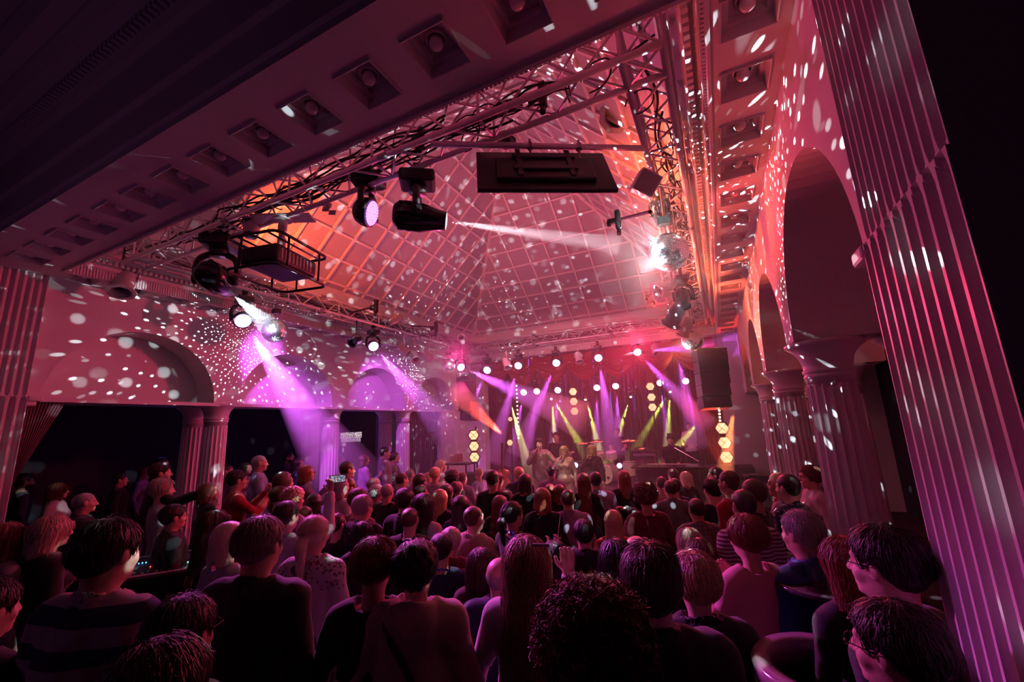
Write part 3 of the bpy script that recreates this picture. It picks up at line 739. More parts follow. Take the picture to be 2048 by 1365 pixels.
def hand_parts(sh, e, w, h, s, curl=.6):
    """palm, four fingers and thumb as one field in a local box"""
    w = np.array(w, float); h = np.array(h, float); d = h-w; d = d/np.linalg.norm(d)
    side = np.cross(d, np.array((0, 0, 1.0))); 
    if np.linalg.norm(side) < .3: side = np.cross(d, np.array((s*1.0, 0, 0)))
    side /= np.linalg.norm(side); nrm = np.cross(side, d)
    if abs(d[2]) > .6: side, nrm = nrm, side
    palm0 = w+d*.015; palm1 = w+d*.085
    fing = []
    for i, (o, L) in enumerate(((-.030, .066), (-.010, .076), (.010, .072), (.029, .056))):
        b = w+d*.088+side*o; a1 = b+d*L*.5-nrm*L*.15*curl; a2 = a1+d*L*.28*(1-curl*.6)-nrm*L*.30*curl; a3 = a2+d*L*.22*(1-curl)-nrm*L*.28*curl
        fing.append((w+d*.05+side*o*.8, b, a1, a2, a3))
    t0 = w+d*.03-side*.022; t1 = w+d*.062-side*.052-nrm*.012; t2 = t1+d*.032-side*.008-nrm*.012
    def f(X, Y, Z):
        g = cap(X, Y, Z, palm0-side*.012, palm1-side*.016, .017, .0155); g = smin(g, cap(X, Y, Z, palm0+side*.012, palm1+side*.018, .017, .0145), .012)
        g = smin(g, cap(X, Y, Z, e, w, .04, .027), .012)
        g = smin(g, cap(X, Y, Z, w, palm0, .026, .02), .015)
        for c in fing:
            q = cap(X, Y, Z, c[0], c[1], .0105, .0095)
            for a, b in zip(c[1:], c[2:]): q = np.minimum(q, cap(X, Y, Z, a, b, .0092, .0078))
            g = smin(g, q, .005)
        g = smin(g, smin(cap(X, Y, Z, t0, t1, .0135, .0105), cap(X, Y, Z, t1, t2, .0105, .0085), .004), .008)
        return g
    ctr = w+d*.08; lo = ctr-.12; hi = ctr+.12
    def cut(X, Y, Z):    # keep only the part beyond the wrist
        g = f(X, Y, Z); pl = -((X-w[0])*d[0]+(Y-w[1])*d[1]+(Z-w[2])*d[2])-.03
        return np.maximum(g, pl)
    return cut, lo, hi
CACHE = {}
def body_mesh(sex, pose):
    key = ('b', sex, pose)
    if key in CACHE: return CACHE[key]
    fem = sex == 'f'; parts = []
    parts.append(nets(lambda X, Y, Z: head_f(X, Y, Z, fem), (-.11, -.135, 1.452), (.11, .15, 1.77), .0052))
    J = [joints(pose, s, fem) for s in (-1, 1)]
    allp = np.array([p for j in J for p in j]); lo = np.minimum(allp.min(0)-.08, (-.28, -.17, -.02)); hi = np.maximum(allp.max(0)+.08, (.28, .20, 1.455))
    def f(X, Y, Z):
        g = smin(torso_f(X, Y, Z, fem), arms_f(X, Y, Z, pose, fem), .02)
        g = smin(g, legs_f(X, Y, Z), .03)
        g = smin(g, cap(X, Y, Z, (0, -.028, 1.40), (0, -.018, 1.52), .058), .03)
        if hi[2] > 1.47: g = np.maximum(g, np.where((np.abs(X) < .11) & (Y < .15), Z-1.458, -1))
        return g
    parts.append(nets(f, lo, hi, .0145))
    for s, j in zip((-1, 1), J):
        h, l, u = hand_parts(*j, s, .15 if pose in ('clap', 'front', 'sing') and s < 0 else .7 if pose != 'down' else .45); parts.append(nets(h, l, u, .0052))
    me = mesh_np('body', parts); CACHE[key] = me; return me
def top_mesh(sex, pose, style):
    """style: tee, long, shirt, jacket, hoodie, dress"""
    key = ('t', sex, pose, style)
    if key in CACHE: return CACHE[key]
    fem = sex == 'f'; infl = {'tee': .012, 'long': .013, 'shirt': .018, 'jacket': .027, 'hoodie': .030, 'dress': .014}[style]
    seed = hash(style) % 7 if False else len(style)+len(pose)
    J = [joints(pose, s, fem) for s in (-1, 1)]
    allp = np.array([p for j in J for p in j[:3]]); lo = np.minimum(allp.min(0)-.11, (-.34, -.22, .60)); hi = np.maximum(allp.max(0)+.11, (.34, .24, 1.54))
    if style == 'dress': lo[2] = .40
    hem = {'tee': .86, 'long': .84, 'shirt': .82, 'jacket': .74, 'hoodie': .82, 'dress': .44}[style]
    def f(X, Y, Z):
        t = torso_f(X, Y, Z, fem, infl)
        if style in ('jacket', 'shirt', 'hoodie'): t = smin(t, ell(X, Y, Z, (0, -.01, 1.0), (.175+infl*.6, .13+infl*.5, .34)), .08)
        if style == 'dress': t = smin(t, cap(X, Y, Z, (0, 0, .98), (0, 0, .42), .14, .23), .06)
        a = arms_f(X, Y, Z, pose, fem, infl*.85, False)
        if style in ('tee',):
            for s, j in zip((-1, 1), J):
                sh, e = j[0], j[1]; d = (e-sh)/np.linalg.norm(e-sh); c = sh+(e-sh)*.72
                m_ = np.where(X*s > .14, (X-c[0])*d[0]+(Y-c[1])*d[1]+(Z-c[2])*d[2], -1); a = np.maximum(a, m_)
        if style in ('tee', 'long', 'dress'): t = smin(t, ell(X, Y, Z, (0, -.012, .93), (.196, .150, .16)), .04)
        g = smin(t, a, .03)
        fold = vnoise(X, Y, Z, 17, seed)*.0045+vnoise(X, Y, Z*.45, 41, seed+2)*.0032
        g = g+fold*(1.5 if style in ('jacket', 'hoodie', 'shirt') else 1)
        rn = np.sqrt(X**2+(Y+.022)**2)
        R_ = {'tee': .084, 'long': .080, 'dress': .098, 'shirt': .074, 'jacket': .078, 'hoodie': .085}[style]
        pl = (Z-(1.428-np.maximum(Y, 0)*1.5)) if style in ('jacket', 'dress') else (Z-(1.432-Y*.35))
        g = np.maximum(g, np.minimum(pl, R_-rn))
        g = np.maximum(g, hem-Z)
        if style in ('shirt', 'jacket'):        # turned collar band round the neck
            rr = np.sqrt(X**2+(Y+.022)**2); ang = np.maximum(0, .05-(Y+.022))
            col = np.maximum(np.abs(rr-(.070 if not fem else .063)-(1.50-Z)*.35)-.0065, np.abs(Z-(1.474-Y*.35))-.027)
            g = smin(g, col, .006)
        if style == 'hoodie':
            g = smin(g, np.maximum(cap(X, Y, Z, (-.07, -.075, 1.455), (.07, -.075, 1.455), .050), -cap(X, Y, Z, (0, -.02, 1.42), (0, -.01, 1.6), .062)), .02)
            g = smin(g, ell(X, Y, Z, (0, -.12, 1.40), (.11, .04, .09)), .03)
            rr = np.sqrt(X**2+(Y+.022)**2); g = smin(g, np.sqrt((rr-.088)**2+(Z-1.470+Y*.3)**2)-.021+.004*np.sin(Z*300), .015)
        return g
    me = mesh_np('top', [nets(f, lo, hi, .0125)]); CACHE[key] = me; return me
def legs_mesh(kind):
    key = ('l', kind)
    if key in CACHE: return CACHE[key]
    def f(X, Y, Z):
        if kind == 'skirt': g = smin(cap(X, Y, Z, (0, -.01, .95), (0, 0, .5), .165, .21), legs_f(X, Y, Z, .006, False), .01); g = np.maximum(g, np.where(Z < .5, .5-Z, -1)*0+g)
        else: g = smin(legs_f(X, Y, Z, .011, False), ell(X, Y, Z, (0, -.015, .93), (.170, .124, .135)), .05)+vnoise(X, Y, Z, 22, 3)*.004
        return np.maximum(np.maximum(g, Z-1.0), .075-Z)
    me = mesh_np('trousers', [nets(f, (-.27, -.24, .04), (.27, .24, 1.04), .018)]); CACHE[key] = me; return me
# ------------------------------------------------------------ hair
def hair_f(style):
    def zline(Y, pts):
        return np.interp(Y, [p[0] for p in pts], [p[1] for p in pts])
    SH = [(-.13, 1.540), (-.075, 1.548), (-.03, 1.60), (-.012, 1.665), (.02, 1.665), (.035, 1.62), (.045, 1.66), (.088, 1.712)]
    SHF = [(-.13, 1.50), (-.07, 1.51), (-.03, 1.57), (.0, 1.60), (.03, 1.59), (.05, 1.66), (.088, 1.705)]
    def strand(X, Y, Z, amp, n=46):
        ph = np.arctan2(X, -(Y+.03)); return amp*(np.sin(ph*n+3*np.sin(Z*38)+2*np.sin(ph*5))*.6+np.sin(ph*n*.43+Z*60)*.4)
    def f(X, Y, Z):
        if style in ('short', 'side', 'thin'):
            t = {'short': .012, 'side': .020, 'thin': .0075}[style]
            g = ell(X, Y, Z, (0, -.016, 1.66), (.077+t*.75, .098+t*.9, .093+t*1.4))
            if style == 'side': g = smin(g, ell(X, Y, Z, (.02, .035, 1.735), (.06, .06, .028)), .03)
            g = smin(g, ell(X, Y, Z, (0, -.025, 1.686), (.069+t*.7, .082+t*.8, .061+t*1.3)), .03)
            g = np.maximum(g, zline(Y, SH)+.006*np.sin(X*70)-Z+0*X)
            return g+strand(X, Y, Z, .0018, 60)
        if style == 'bald':
            g = ell(X, Y, Z, (0, -.016, 1.645), (.0835, .1035, .094))
            g = np.maximum(g, zline(Y, SH)-Z); return np.maximum(g, Z-(1.668-.3*(Y+.05)+.008*np.sin(X*90)+.006*np.sin(X*210+Y*70)))+strand(X, Y, Z, .002, 60)
        if style == 'shaved':
            g = ell(X, Y, Z, (0, -.0145, 1.6525), (.0805, .1005, .1005)); g = smin(g, ell(X, Y, Z, (0, -.025, 1.686), (.070, .082, .062)), .03); return np.maximum(g, zline(Y, SH)-Z)
        if style == 'pixie':
            g = ell(X, Y, Z, (0, -.020, 1.662), (.098, .118, .108)); g = np.maximum(g, zline(Y, SHF)-Z)
            return g+strand(X, Y, Z, .0028, 52)+vnoise(X, Y, Z, 60, 1)*.003
        if style in ('bob', 'long', 'wavy'):
            g = ell(X, Y, Z, (0, -.020, 1.66), (.096, .114, .104))
            z1 = {'bob': 1.505, 'long': 1.14, 'wavy': 1.24}[style]
            zz = np.clip((1.66-Z)/(1.66-z1), 0, 1)
            wx = .094+.02*zz+(.03*zz if style == 'wavy' else 0); wy = .098-.03*zz
            yc = -.026-.035*zz
            body = np.sqrt((X/wx)**2+((Y-yc)/wy)**2)-1
            body = np.maximum(body*.07, np.maximum(Z-1.665, z1+.02*np.sin(X*60)-Z))
            g = smin(g, body, .02)
            face = np.maximum(np.maximum(np.abs(X)-.066, .012-Y), np.maximum(Z-1.705, 1.30-Z))
            g = np.maximum(g, -face)
            neck = cap(X, Y, Z, (0, -.01, 1.35), (0, .02, 1.56), .045)
            g = np.maximum(g, -np.maximum(neck, -Y-.02))
            w_ = .012*np.sin(Z*55+X*20)*zz if style == 'wavy' else 0
            return g+strand(X, Y, Z, .0022, 58)+w_*.6
        if style == 'curly':
            g = ell(X, Y, Z, (0, -.022, 1.672), (.118, .130, .118)); g = np.maximum(g, zline(Y, SHF)-Z)
            return g+vnoise(X, Y, Z, 95, 1)*.011+vnoise(X, Y, Z, 190, 4)*.005
        if style in ('pony', 'bun', 'updo'):
            g = ell(X, Y, Z, (0, -.018, 1.66), (.087, .108, .102)); g = np.maximum(g, zline(Y, SHF)+.015-Z)+strand(X, Y, Z, .002, 50)
            if style == 'pony':
                t = cap(X, Y, Z, (0, -.115, 1.65), (0, -.15, 1.59), .026, .036); t = smin(t, cap(X, Y, Z, (0, -.15, 1.59), (.0, -.125, 1.40), .036, .018), .02)
                g = smin(g, t+.003*np.sin(np.arctan2(X, Y+.14)*18+Z*30), .012)
            elif style == 'bun': g = smin(g, ell(X, Y, Z, (0, -.11, 1.735), (.048, .045, .044))+vnoise(X, Y, Z, 90, 2)*.006, .012)
            else:
                g = smin(g, ell(X, Y, Z, (0, -.075, 1.66), (.085, .075, .10))+vnoise(X, Y, Z, 70, 5)*.012, .03)
            return g
    box = {'bob': 1.43, 'long': 1.10, 'wavy': 1.20, 'pony': 1.36}.get(style, 1.48)
    return f, (-.16, -.20, box), (.16, .14, 1.81)
def hair_strands(style, n, seed=1):
    """fine flat ribbons laid over the hair so that its edge and lustre read as hair"""
    f, lo, hi = hair_f(style); rg = np.random.RandomState(seed)
    def grad(P):
        e = .003; F = lambda Q: f(Q[:, 0], Q[:, 1], Q[:, 2]); f0 = F(P)
        G = np.stack([(F(P+np.eye(3)[k]*e)-f0)/e for k in range(3)], 1); return f0, G/np.maximum(np.linalg.norm(G, axis=1)[:, None], 1e-6)
    ph = rg.uniform(0, 2*PI, n); v = rg.uniform(-.15, 1, n); r = np.sqrt(1-v*v*.98)
    P = np.stack([.1*r*np.cos(ph), -.02+.115*r*np.sin(ph), 1.662+.105*v], 1)
    if style in ('long', 'wavy', 'bob'): P[P[:, 1] > .045, 1] = .03
    steps = {'long': 13, 'wavy': 11, 'bob': 7, 'short': 3, 'side': 4, 'thin': 3, 'curly': 3, 'pony': 5, 'bun': 5, 'updo': 4, 'pixie': 4}[style]
    sl = {'long': .04, 'wavy': .038, 'bob': .032, 'short': .013, 'side': .016, 'thin': .010, 'curly': .014, 'pony': .02, 'bun': .02, 'updo': .02, 'pixie': .018}[style]
    off = rg.uniform(.0, .004, n)+(rg.rand(n) < .12)*rg.uniform(0, .010, n); path = []
    jit = rg.normal(0, .25, (n, 3))*(2.4 if style in ('curly', 'updo') else 1)
    for k in range(steps+1):
        for _ in range(2):
            f0, G = grad(P); P = P-G*(np.clip(f0-off, -.02, .02))[:, None]
        path.append(P.copy())
        rad = P-np.array((0, -.03, 1.76)); rad /= np.linalg.norm(rad, axis=1)[:, None]
        D = rad*.5+np.array((0, -.15, -1.0))+jit
        if style in ('pony', 'bun'): D = np.array((0, -.16, 1.68))-P
        if style in ('curly',): D = jit*1.2+rg.normal(0, .8, (n, 3))
        D -= G*(D*G).sum(1)[:, None]; D /= np.maximum(np.linalg.norm(D, axis=1)[:, None], 1e-6)
        P = P+D*sl; off = off+.0006*(1+rg.rand(n)*(2 if k > steps-3 else 0))
    path = np.stack(path, 1)
    T = np.gradient(path, axis=1); _, G = grad(path[:, 0]); side = np.cross(T, G[:, None, :]); side /= np.maximum(np.linalg.norm(side, axis=2)[..., None], 1e-6)
    w = np.linspace(.0011, .0004, steps+1)[None, :, None]*rg.uniform(.7, 1.5, (n, 1, 1))
    A = path-side*w; B = path+side*w; V = np.stack([A, B], 2).reshape(-1, 3)
    base = (np.arange(n)[:, None]*(steps+1)+np.arange(steps)[None, :])*2; base = base.ravel()
    Q = np.stack([base, base+1, base+3, base+2], 1); return V, Q
def hair_mesh(style, lod):
    key = ('h', style, lod)
    if key in CACHE: return CACHE[key]
    f, lo, hi = hair_f(style); parts = [nets(f, lo, hi, .0045 if lod == 2 else .006 if lod == 1 else .009)]
    n = {2: 9000, 1: 2500, 0: 0}[lod]
    if n and style not in ('shaved', 'bald'): parts.append(hair_strands(style, n))
    me = mesh_np('hair', parts); CACHE[key] = me; return me
def glasses_mesh():
    if 'gl' in CACHE: return CACHE['gl']
    bm = bmesh.new()
    for s in (-1, 1):
        pts = [Vector((s*.032+.024*math.cos(a), .108+.002*math.cos(a*2), 1.640+.018*math.sin(a))) for a in [2*PI*k/14 for k in range(15)]]
        add_tube(bm, pts, .0016, 5, False)
        add_tube(bm, [(s*.055, .106, 1.645), (s*.078, .095, 1.646), (s*.084, .03, 1.643), (s*.082, -.01, 1.634)], .0017, 5)
    add_tube(bm, [(-.009, .11, 1.644), (0, .113, 1.647), (.009, .11, 1.644)], .0016, 5)
    me = bpy.data.meshes.new('glasses'); bm.to_mesh(me); bm.free(); me.materials.append(blackg); CACHE['gl'] = me; return me
def strap_mesh(side, top=None, wide=.014):
    key = ('st', side, top.name if top else '')
    if key in CACHE: return CACHE[key]
    bm = bmesh.new(); pts = []
    P = [(side*.10, .125, 1.20), (side*-.02, .10, 1.40), (side*-.085, -.01, 1.470), (side*-.06, -.115, 1.40), (side*.06, -.150, 1.16), (side*.19, -.145, .93), (side*.25, -.03, .88), (side*.19, .13, 1.0)]
    pth = smooth_path(P, 8)
    if top is not None:
        from mathutils.bvhtree import BVHTree
        bv = BVHTree.FromPolygons([v.co[:] for v in top.vertices], [tuple(p.vertices) for p in top.polygons]); out = []
        for p in pth:
            h = bv.find_nearest(p); q, n_ = h[0], h[1]
            if (q-Vector((0, 0, q.z))).dot(n_) < 0 and q.z < 1.42: n_ = -n_
            out.append(q+n_*.006)
        for _ in range(2): out = [out[0]]+[(out[i-1]+out[i]*2+out[i+1])/4 for i in range(1, len(out)-1)]+[out[-1]]
        pth = out
    for i in range(len(pth)-1):
        a, b = pth[i], pth[i+1]; d = (b-a).normalized(); n = Vector((a.x, a.y, 0)).normalized() if a.z < 1.42 else Vector((0, 0, 1)); sd = d.cross(n).normalized()
        q = [a-sd*wide, a+sd*wide, b+sd*wide, b-sd*wide]
        lo = [bm.verts.new(p) for p in q]; up = [bm.verts.new(p+n*.005) for p in q]
        bm.faces.new(up)
        for j in range(4): bm.faces.new([lo[j], lo[(j+1) % 4], up[(j+1) % 4], up[j]])
    me = bpy.data.meshes.new('bag_strap'); bm.to_mesh(me); bm.free(); CACHE[key] = me; return me
def garland_mesh():
    if 'gr' in CACHE: return CACHE['gr']
    bm = bmesh.new(); rg = random.Random(3)
    for i in range(150):
        a = rg.uniform(0, 2*PI); c = Vector((.095*math.cos(a), -.02+.10*math.sin(a), 1.462-.05*math.sin(a)))
        d = Vector((rg.gauss(0, 1), rg.gauss(0, 1), rg.gauss(0, 1))).normalized(); e = d.orthogonal().normalized()
        q = [c+d*.014+e*.003, c+d*.014-e*.003, c-d*.014-e*.003, c-d*.014+e*.003]
        bm.faces.new([bm.verts.new(p) for p in q])
    me = bpy.data.meshes.new('tinsel_garland'); bm.to_mesh(me); bm.free(); me.materials.append(mat('blue_foil_tinsel', (.03, .12, .9), .25, metal=.8)); CACHE['gr'] = me; return me
def lapel_dummy(): pass
SKIN = mat('skin', (.56, .33, .25), .5, bump=.08, bscale=180, var=.08)
SKIN2 = mat('skin_pale', (.66, .43, .34), .5, bump=.08, bscale=180, var=.08)
HAIRC = {'black': (.012, .009, .008), 'dark': (.028, .016, .012), 'brown': (.075, .038, .022), 'red': (.22, .05, .025), 'auburn': (.13, .045, .025), 'blond': (.50, .34, .18), 'pale': (.62, .50, .36), 'grey': (.30, .28, .27), 'silver': (.48, .46, .45)}
def hair_mat(c):
    nm = 'hair_'+c
    if nm in MATS: return MATS[nm]
    mt = mat(nm, HAIRC[c], .42, bump=.35, bscale=160, var=.35, stretch=(1, 1, .12), spec=.55); return mt
CLOTH = {'black': (.010, .010, .013), 'navy': (.015, .02, .06), 'blue': (.03, .07, .30), 'grey': (.14, .14, .16), 'light': (.42, .40, .42), 'white': (.62, .60, .60), 'red': (.32, .015, .02), 'pink': (.55, .25, .30), 'mauve': (.30, .20, .34), 'brown': (.10, .05, .035), 'beige': (.40, .31, .25), 'shirtblue': (.26, .32, .50), 'wine': (.12, .012, .025), 'green': (.05, .09, .06)}
def cloth_mat(c, pat=None):
    nm = 'cloth_%s%s' % (c, '_'+pat if pat else '')
    if nm in MATS: return MATS[nm]
    mt = mat(nm, CLOTH[c], .85, bump=.25, bscale=260, var=.12, sheen=.25, spec=.25)
    if pat:
        nt = mt.node_tree; b = nt.nodes['Principled BSDF']; tc = nt.nodes.new('ShaderNodeTexCoord'); mx = nt.nodes.new('ShaderNodeMix'); mx.data_type = 'RGBA'
        base = CLOTH[c]; mx.inputs['A'].default_value = (*base, 1)
        if pat in ('stripe', 'band'):
            w = nt.nodes.new('ShaderNodeTexWave'); w.bands_direction = 'Z'; w.inputs['Scale'].default_value = 11 if pat == 'stripe' else 2.6
            w.inputs['Distortion'].default_value = .6; nt.links.new(tc.outputs['Object'], w.inputs['Vector']); src = w.outputs['Fac']; col = (.42, .34, .36)
        elif pat == 'plaid':
            w = nt.nodes.new('ShaderNodeTexWave'); w.bands_direction = 'Z'; w.inputs['Scale'].default_value = 7; nt.links.new(tc.outputs['Object'], w.inputs['Vector'])
            w2 = nt.nodes.new('ShaderNodeTexWave'); w2.bands_direction = 'X'; w2.inputs['Scale'].default_value = 7; nt.links.new(tc.outputs['Object'], w2.inputs['Vector'])
            mm = nt.nodes.new('ShaderNodeMath'); mm.operation = 'MULTIPLY'; nt.links.new(w.outputs['Fac'], mm.inputs[0]); nt.links.new(w2.outputs['Fac'], mm.inputs[1]); src = mm.outputs[0]; col = (.30, .24, .26)
        elif pat in ('dots', 'floral', 'sequin', 'lace'):
            w = nt.nodes.new('ShaderNodeTexVoronoi'); w.inputs['Scale'].default_value = {'dots': 55, 'floral': 28, 'sequin': 90, 'lace': 38}[pat]; nt.links.new(tc.outputs['Object'], w.inputs['Vector'])
            src = w.outputs['Distance']; col = {'dots': (.01, .01, .012), 'floral': (.30, .16, .18), 'sequin': (.45, .38, .32), 'lace': (.16, .08, .09)}[pat]
        cr = nt.nodes.new('ShaderNodeValToRGB'); cr.color_ramp.elements[0].position = .42; cr.color_ramp.elements[1].position = .52
        if pat == 'lace':
            cr.color_ramp.elements[0].position = .3; cr.color_ramp.elements[1].position = .4
            cr.color_ramp.elements[0].color = (1, 1, 1, 1); cr.color_ramp.elements[1].color = (0, 0, 0, 1)
            sz = nt.nodes.new('ShaderNodeSeparateXYZ'); nt.links.new(tc.outputs['Object'], sz.inputs[0])
            gt = nt.nodes.new('ShaderNodeMath'); gt.operation = 'GREATER_THAN'; gt.inputs[1].default_value = 1.31; nt.links.new(sz.outputs[2], gt.inputs[0])
            mm = nt.nodes.new('ShaderNodeMath'); mm.operation = 'MULTIPLY'; nt.links.new(src, cr.inputs[0]); nt.links.new(cr.outputs[0], mm.inputs[0]); nt.links.new(gt.outputs[0], mm.inputs[1])
            nt.links.new(mm.outputs[0], mx.inputs['Factor'])
        else: nt.links.new(src, cr.inputs[0]); nt.links.new(cr.outputs[0], mx.inputs['Factor'])
        mx.inputs['B'].default_value = (*col, 1); nt.links.new(mx.outputs['Result'], b.inputs['Base Color'])
        if pat == 'sequin': b.inputs['Metallic'].default_value = .5; b.inputs['Roughness'].default_value = .3
        if pat == 'stripe': pass
    return mt
def part(name, me, mt, parent):
    o = bpy.data.objects.new(name, me); COL.objects.link(o); o.parent = parent
    if not me.materials: me.materials.append(mt)
    o.material_slots[0].link = 'OBJECT'; o.material_slots[0].material = mt
    return o
GAZE = Vector((-3.2, 10.0, 0))
def person(x, y, w, sex, pose, hair, hc, style, cc, label, turn=0.0, dep=None, floor=None, ex='', pat=None, skin=None, lod=None, build=1.0, group=None, gaze=None, bottom=None, bc=None, xyz=None):
    """x, y: head top in the photograph; w: head width there"""
    sec = math.sqrt(1+((x-1024)/FPX)**2)
    d = dep if dep else 840.0*.178*sec/w
    P = at_depth(x, y, d) if xyz is None else Vector(xyz)
    if xyz is None and P.x < -10.6: d *= 10.6/-P.x; P = at_depth(x, y, d)
    if floor is None:
        floor = TERR if (P.y < 2.2 or P.x < XL+.95 or P.x > XR-.7) else 0.0
    ht = P.z-floor
    thick = {'bald': .0, 'shaved': .002, 'thin': .006, 'short': .014, 'side': .02, 'pixie': .02, 'bob': .014, 'long': .014, 'wavy': .014, 'curly': .04, 'pony': .012, 'bun': .03, 'updo': .02, 'hat': .05}.get(hair, .01)
    k = ht/(1.75+thick)
    kk = min(max(k, .88), 1.09)      # human heights only: slide along the line of sight when needed
    if abs(kk-k) > 1e-4 and xyz is None:
        zt = floor+kk*(1.75+thick); r_ = ray(x, y)
        if abs(r_.z) > .02:
            d2 = (zt-H)/r_.z
            if .28*d < d2 < 1.8*d: P = at_depth(x, y, d2); d = d2; k = kk
    if not (.80 < k < 1.16): PLOG.append((round(x), round(y), w, round(k, 2), round(P.x, 2), round(P.y, 2), label[:30]))
    g = GAZE if gaze is None else Vector(gaze)
    rz = math.atan2(-(g.x-P.x), g.y-P.y)+math.radians(turn)
    t = thing('person', label, 'person', (P.x, P.y, floor), rz, group)
    wk = d*w/840/.178/sec; wk = min(max((wk+1*k)/2, k*.98), k*1.12)*build
    t.scale = (wk, wk, k)
    if lod is None: lod = 2 if w > 68 else 1 if w > 32 else 0
    sk = skin or (SKIN2 if (x*7+y) % 3 < 1 else SKIN)
    part('body', body_mesh(sex, pose), sk, t)
    part({'tee': 'shirt', 'long': 'sweater', 'shirt': 'shirt', 'jacket': 'jacket', 'hoodie': 'hooded_sweater', 'dress': 'dress'}[style], top_mesh(sex, pose, style), cloth_mat(cc, pat), t)
    if style != 'dress': part('trousers', legs_mesh('trousers'), cloth_mat(bc or 'black'), t)
    if hair == 'hat': pass
    elif hair: part('hair', hair_mesh(hair, lod), hair_mat(hc), t)
    if 'g' in ex: part('glasses', glasses_mesh(), blackg, t)
    if 's' in ex: part('bag_strap', strap_mesh(1, top_mesh(sex, pose, style)), blackm, t)
    if 'S' in ex: part('bag_strap', strap_mesh(-1, top_mesh(sex, pose, style)), cloth_mat('brown'), t)
    if 'n' in ex: part('tinsel_garland', garland_mesh(), MATS.get('blue_foil_tinsel') or blackm, t)
    if 'b' in ex: part('beard', beard_mesh(), hair_mat(hc), t)
    PEOPLE.append((t, P, d)); return t
PLOG = []; PEOPLE = []
def beard_mesh():
    if 'bd' in CACHE: return CACHE['bd']
    def f(X, Y, Z):
        g = head_f(X, Y, Z)-.007
        g = np.maximum(g, Z-(1.592-.0*Y)); g = np.maximum(g, .0-Y-.0+.012); g = np.maximum(g, 1.515-Z)
        g = np.maximum(g, -ell(X, Y, Z, (0, .10, 1.569), (.028, .03, .012)))
        return g+vnoise(X, Y, Z, 190, 2)*.0015
    me = mesh_np('beard', [nets(f, (-.10, -.02, 1.49), (.10, .14, 1.62), .005)]); CACHE['bd'] = me; return me
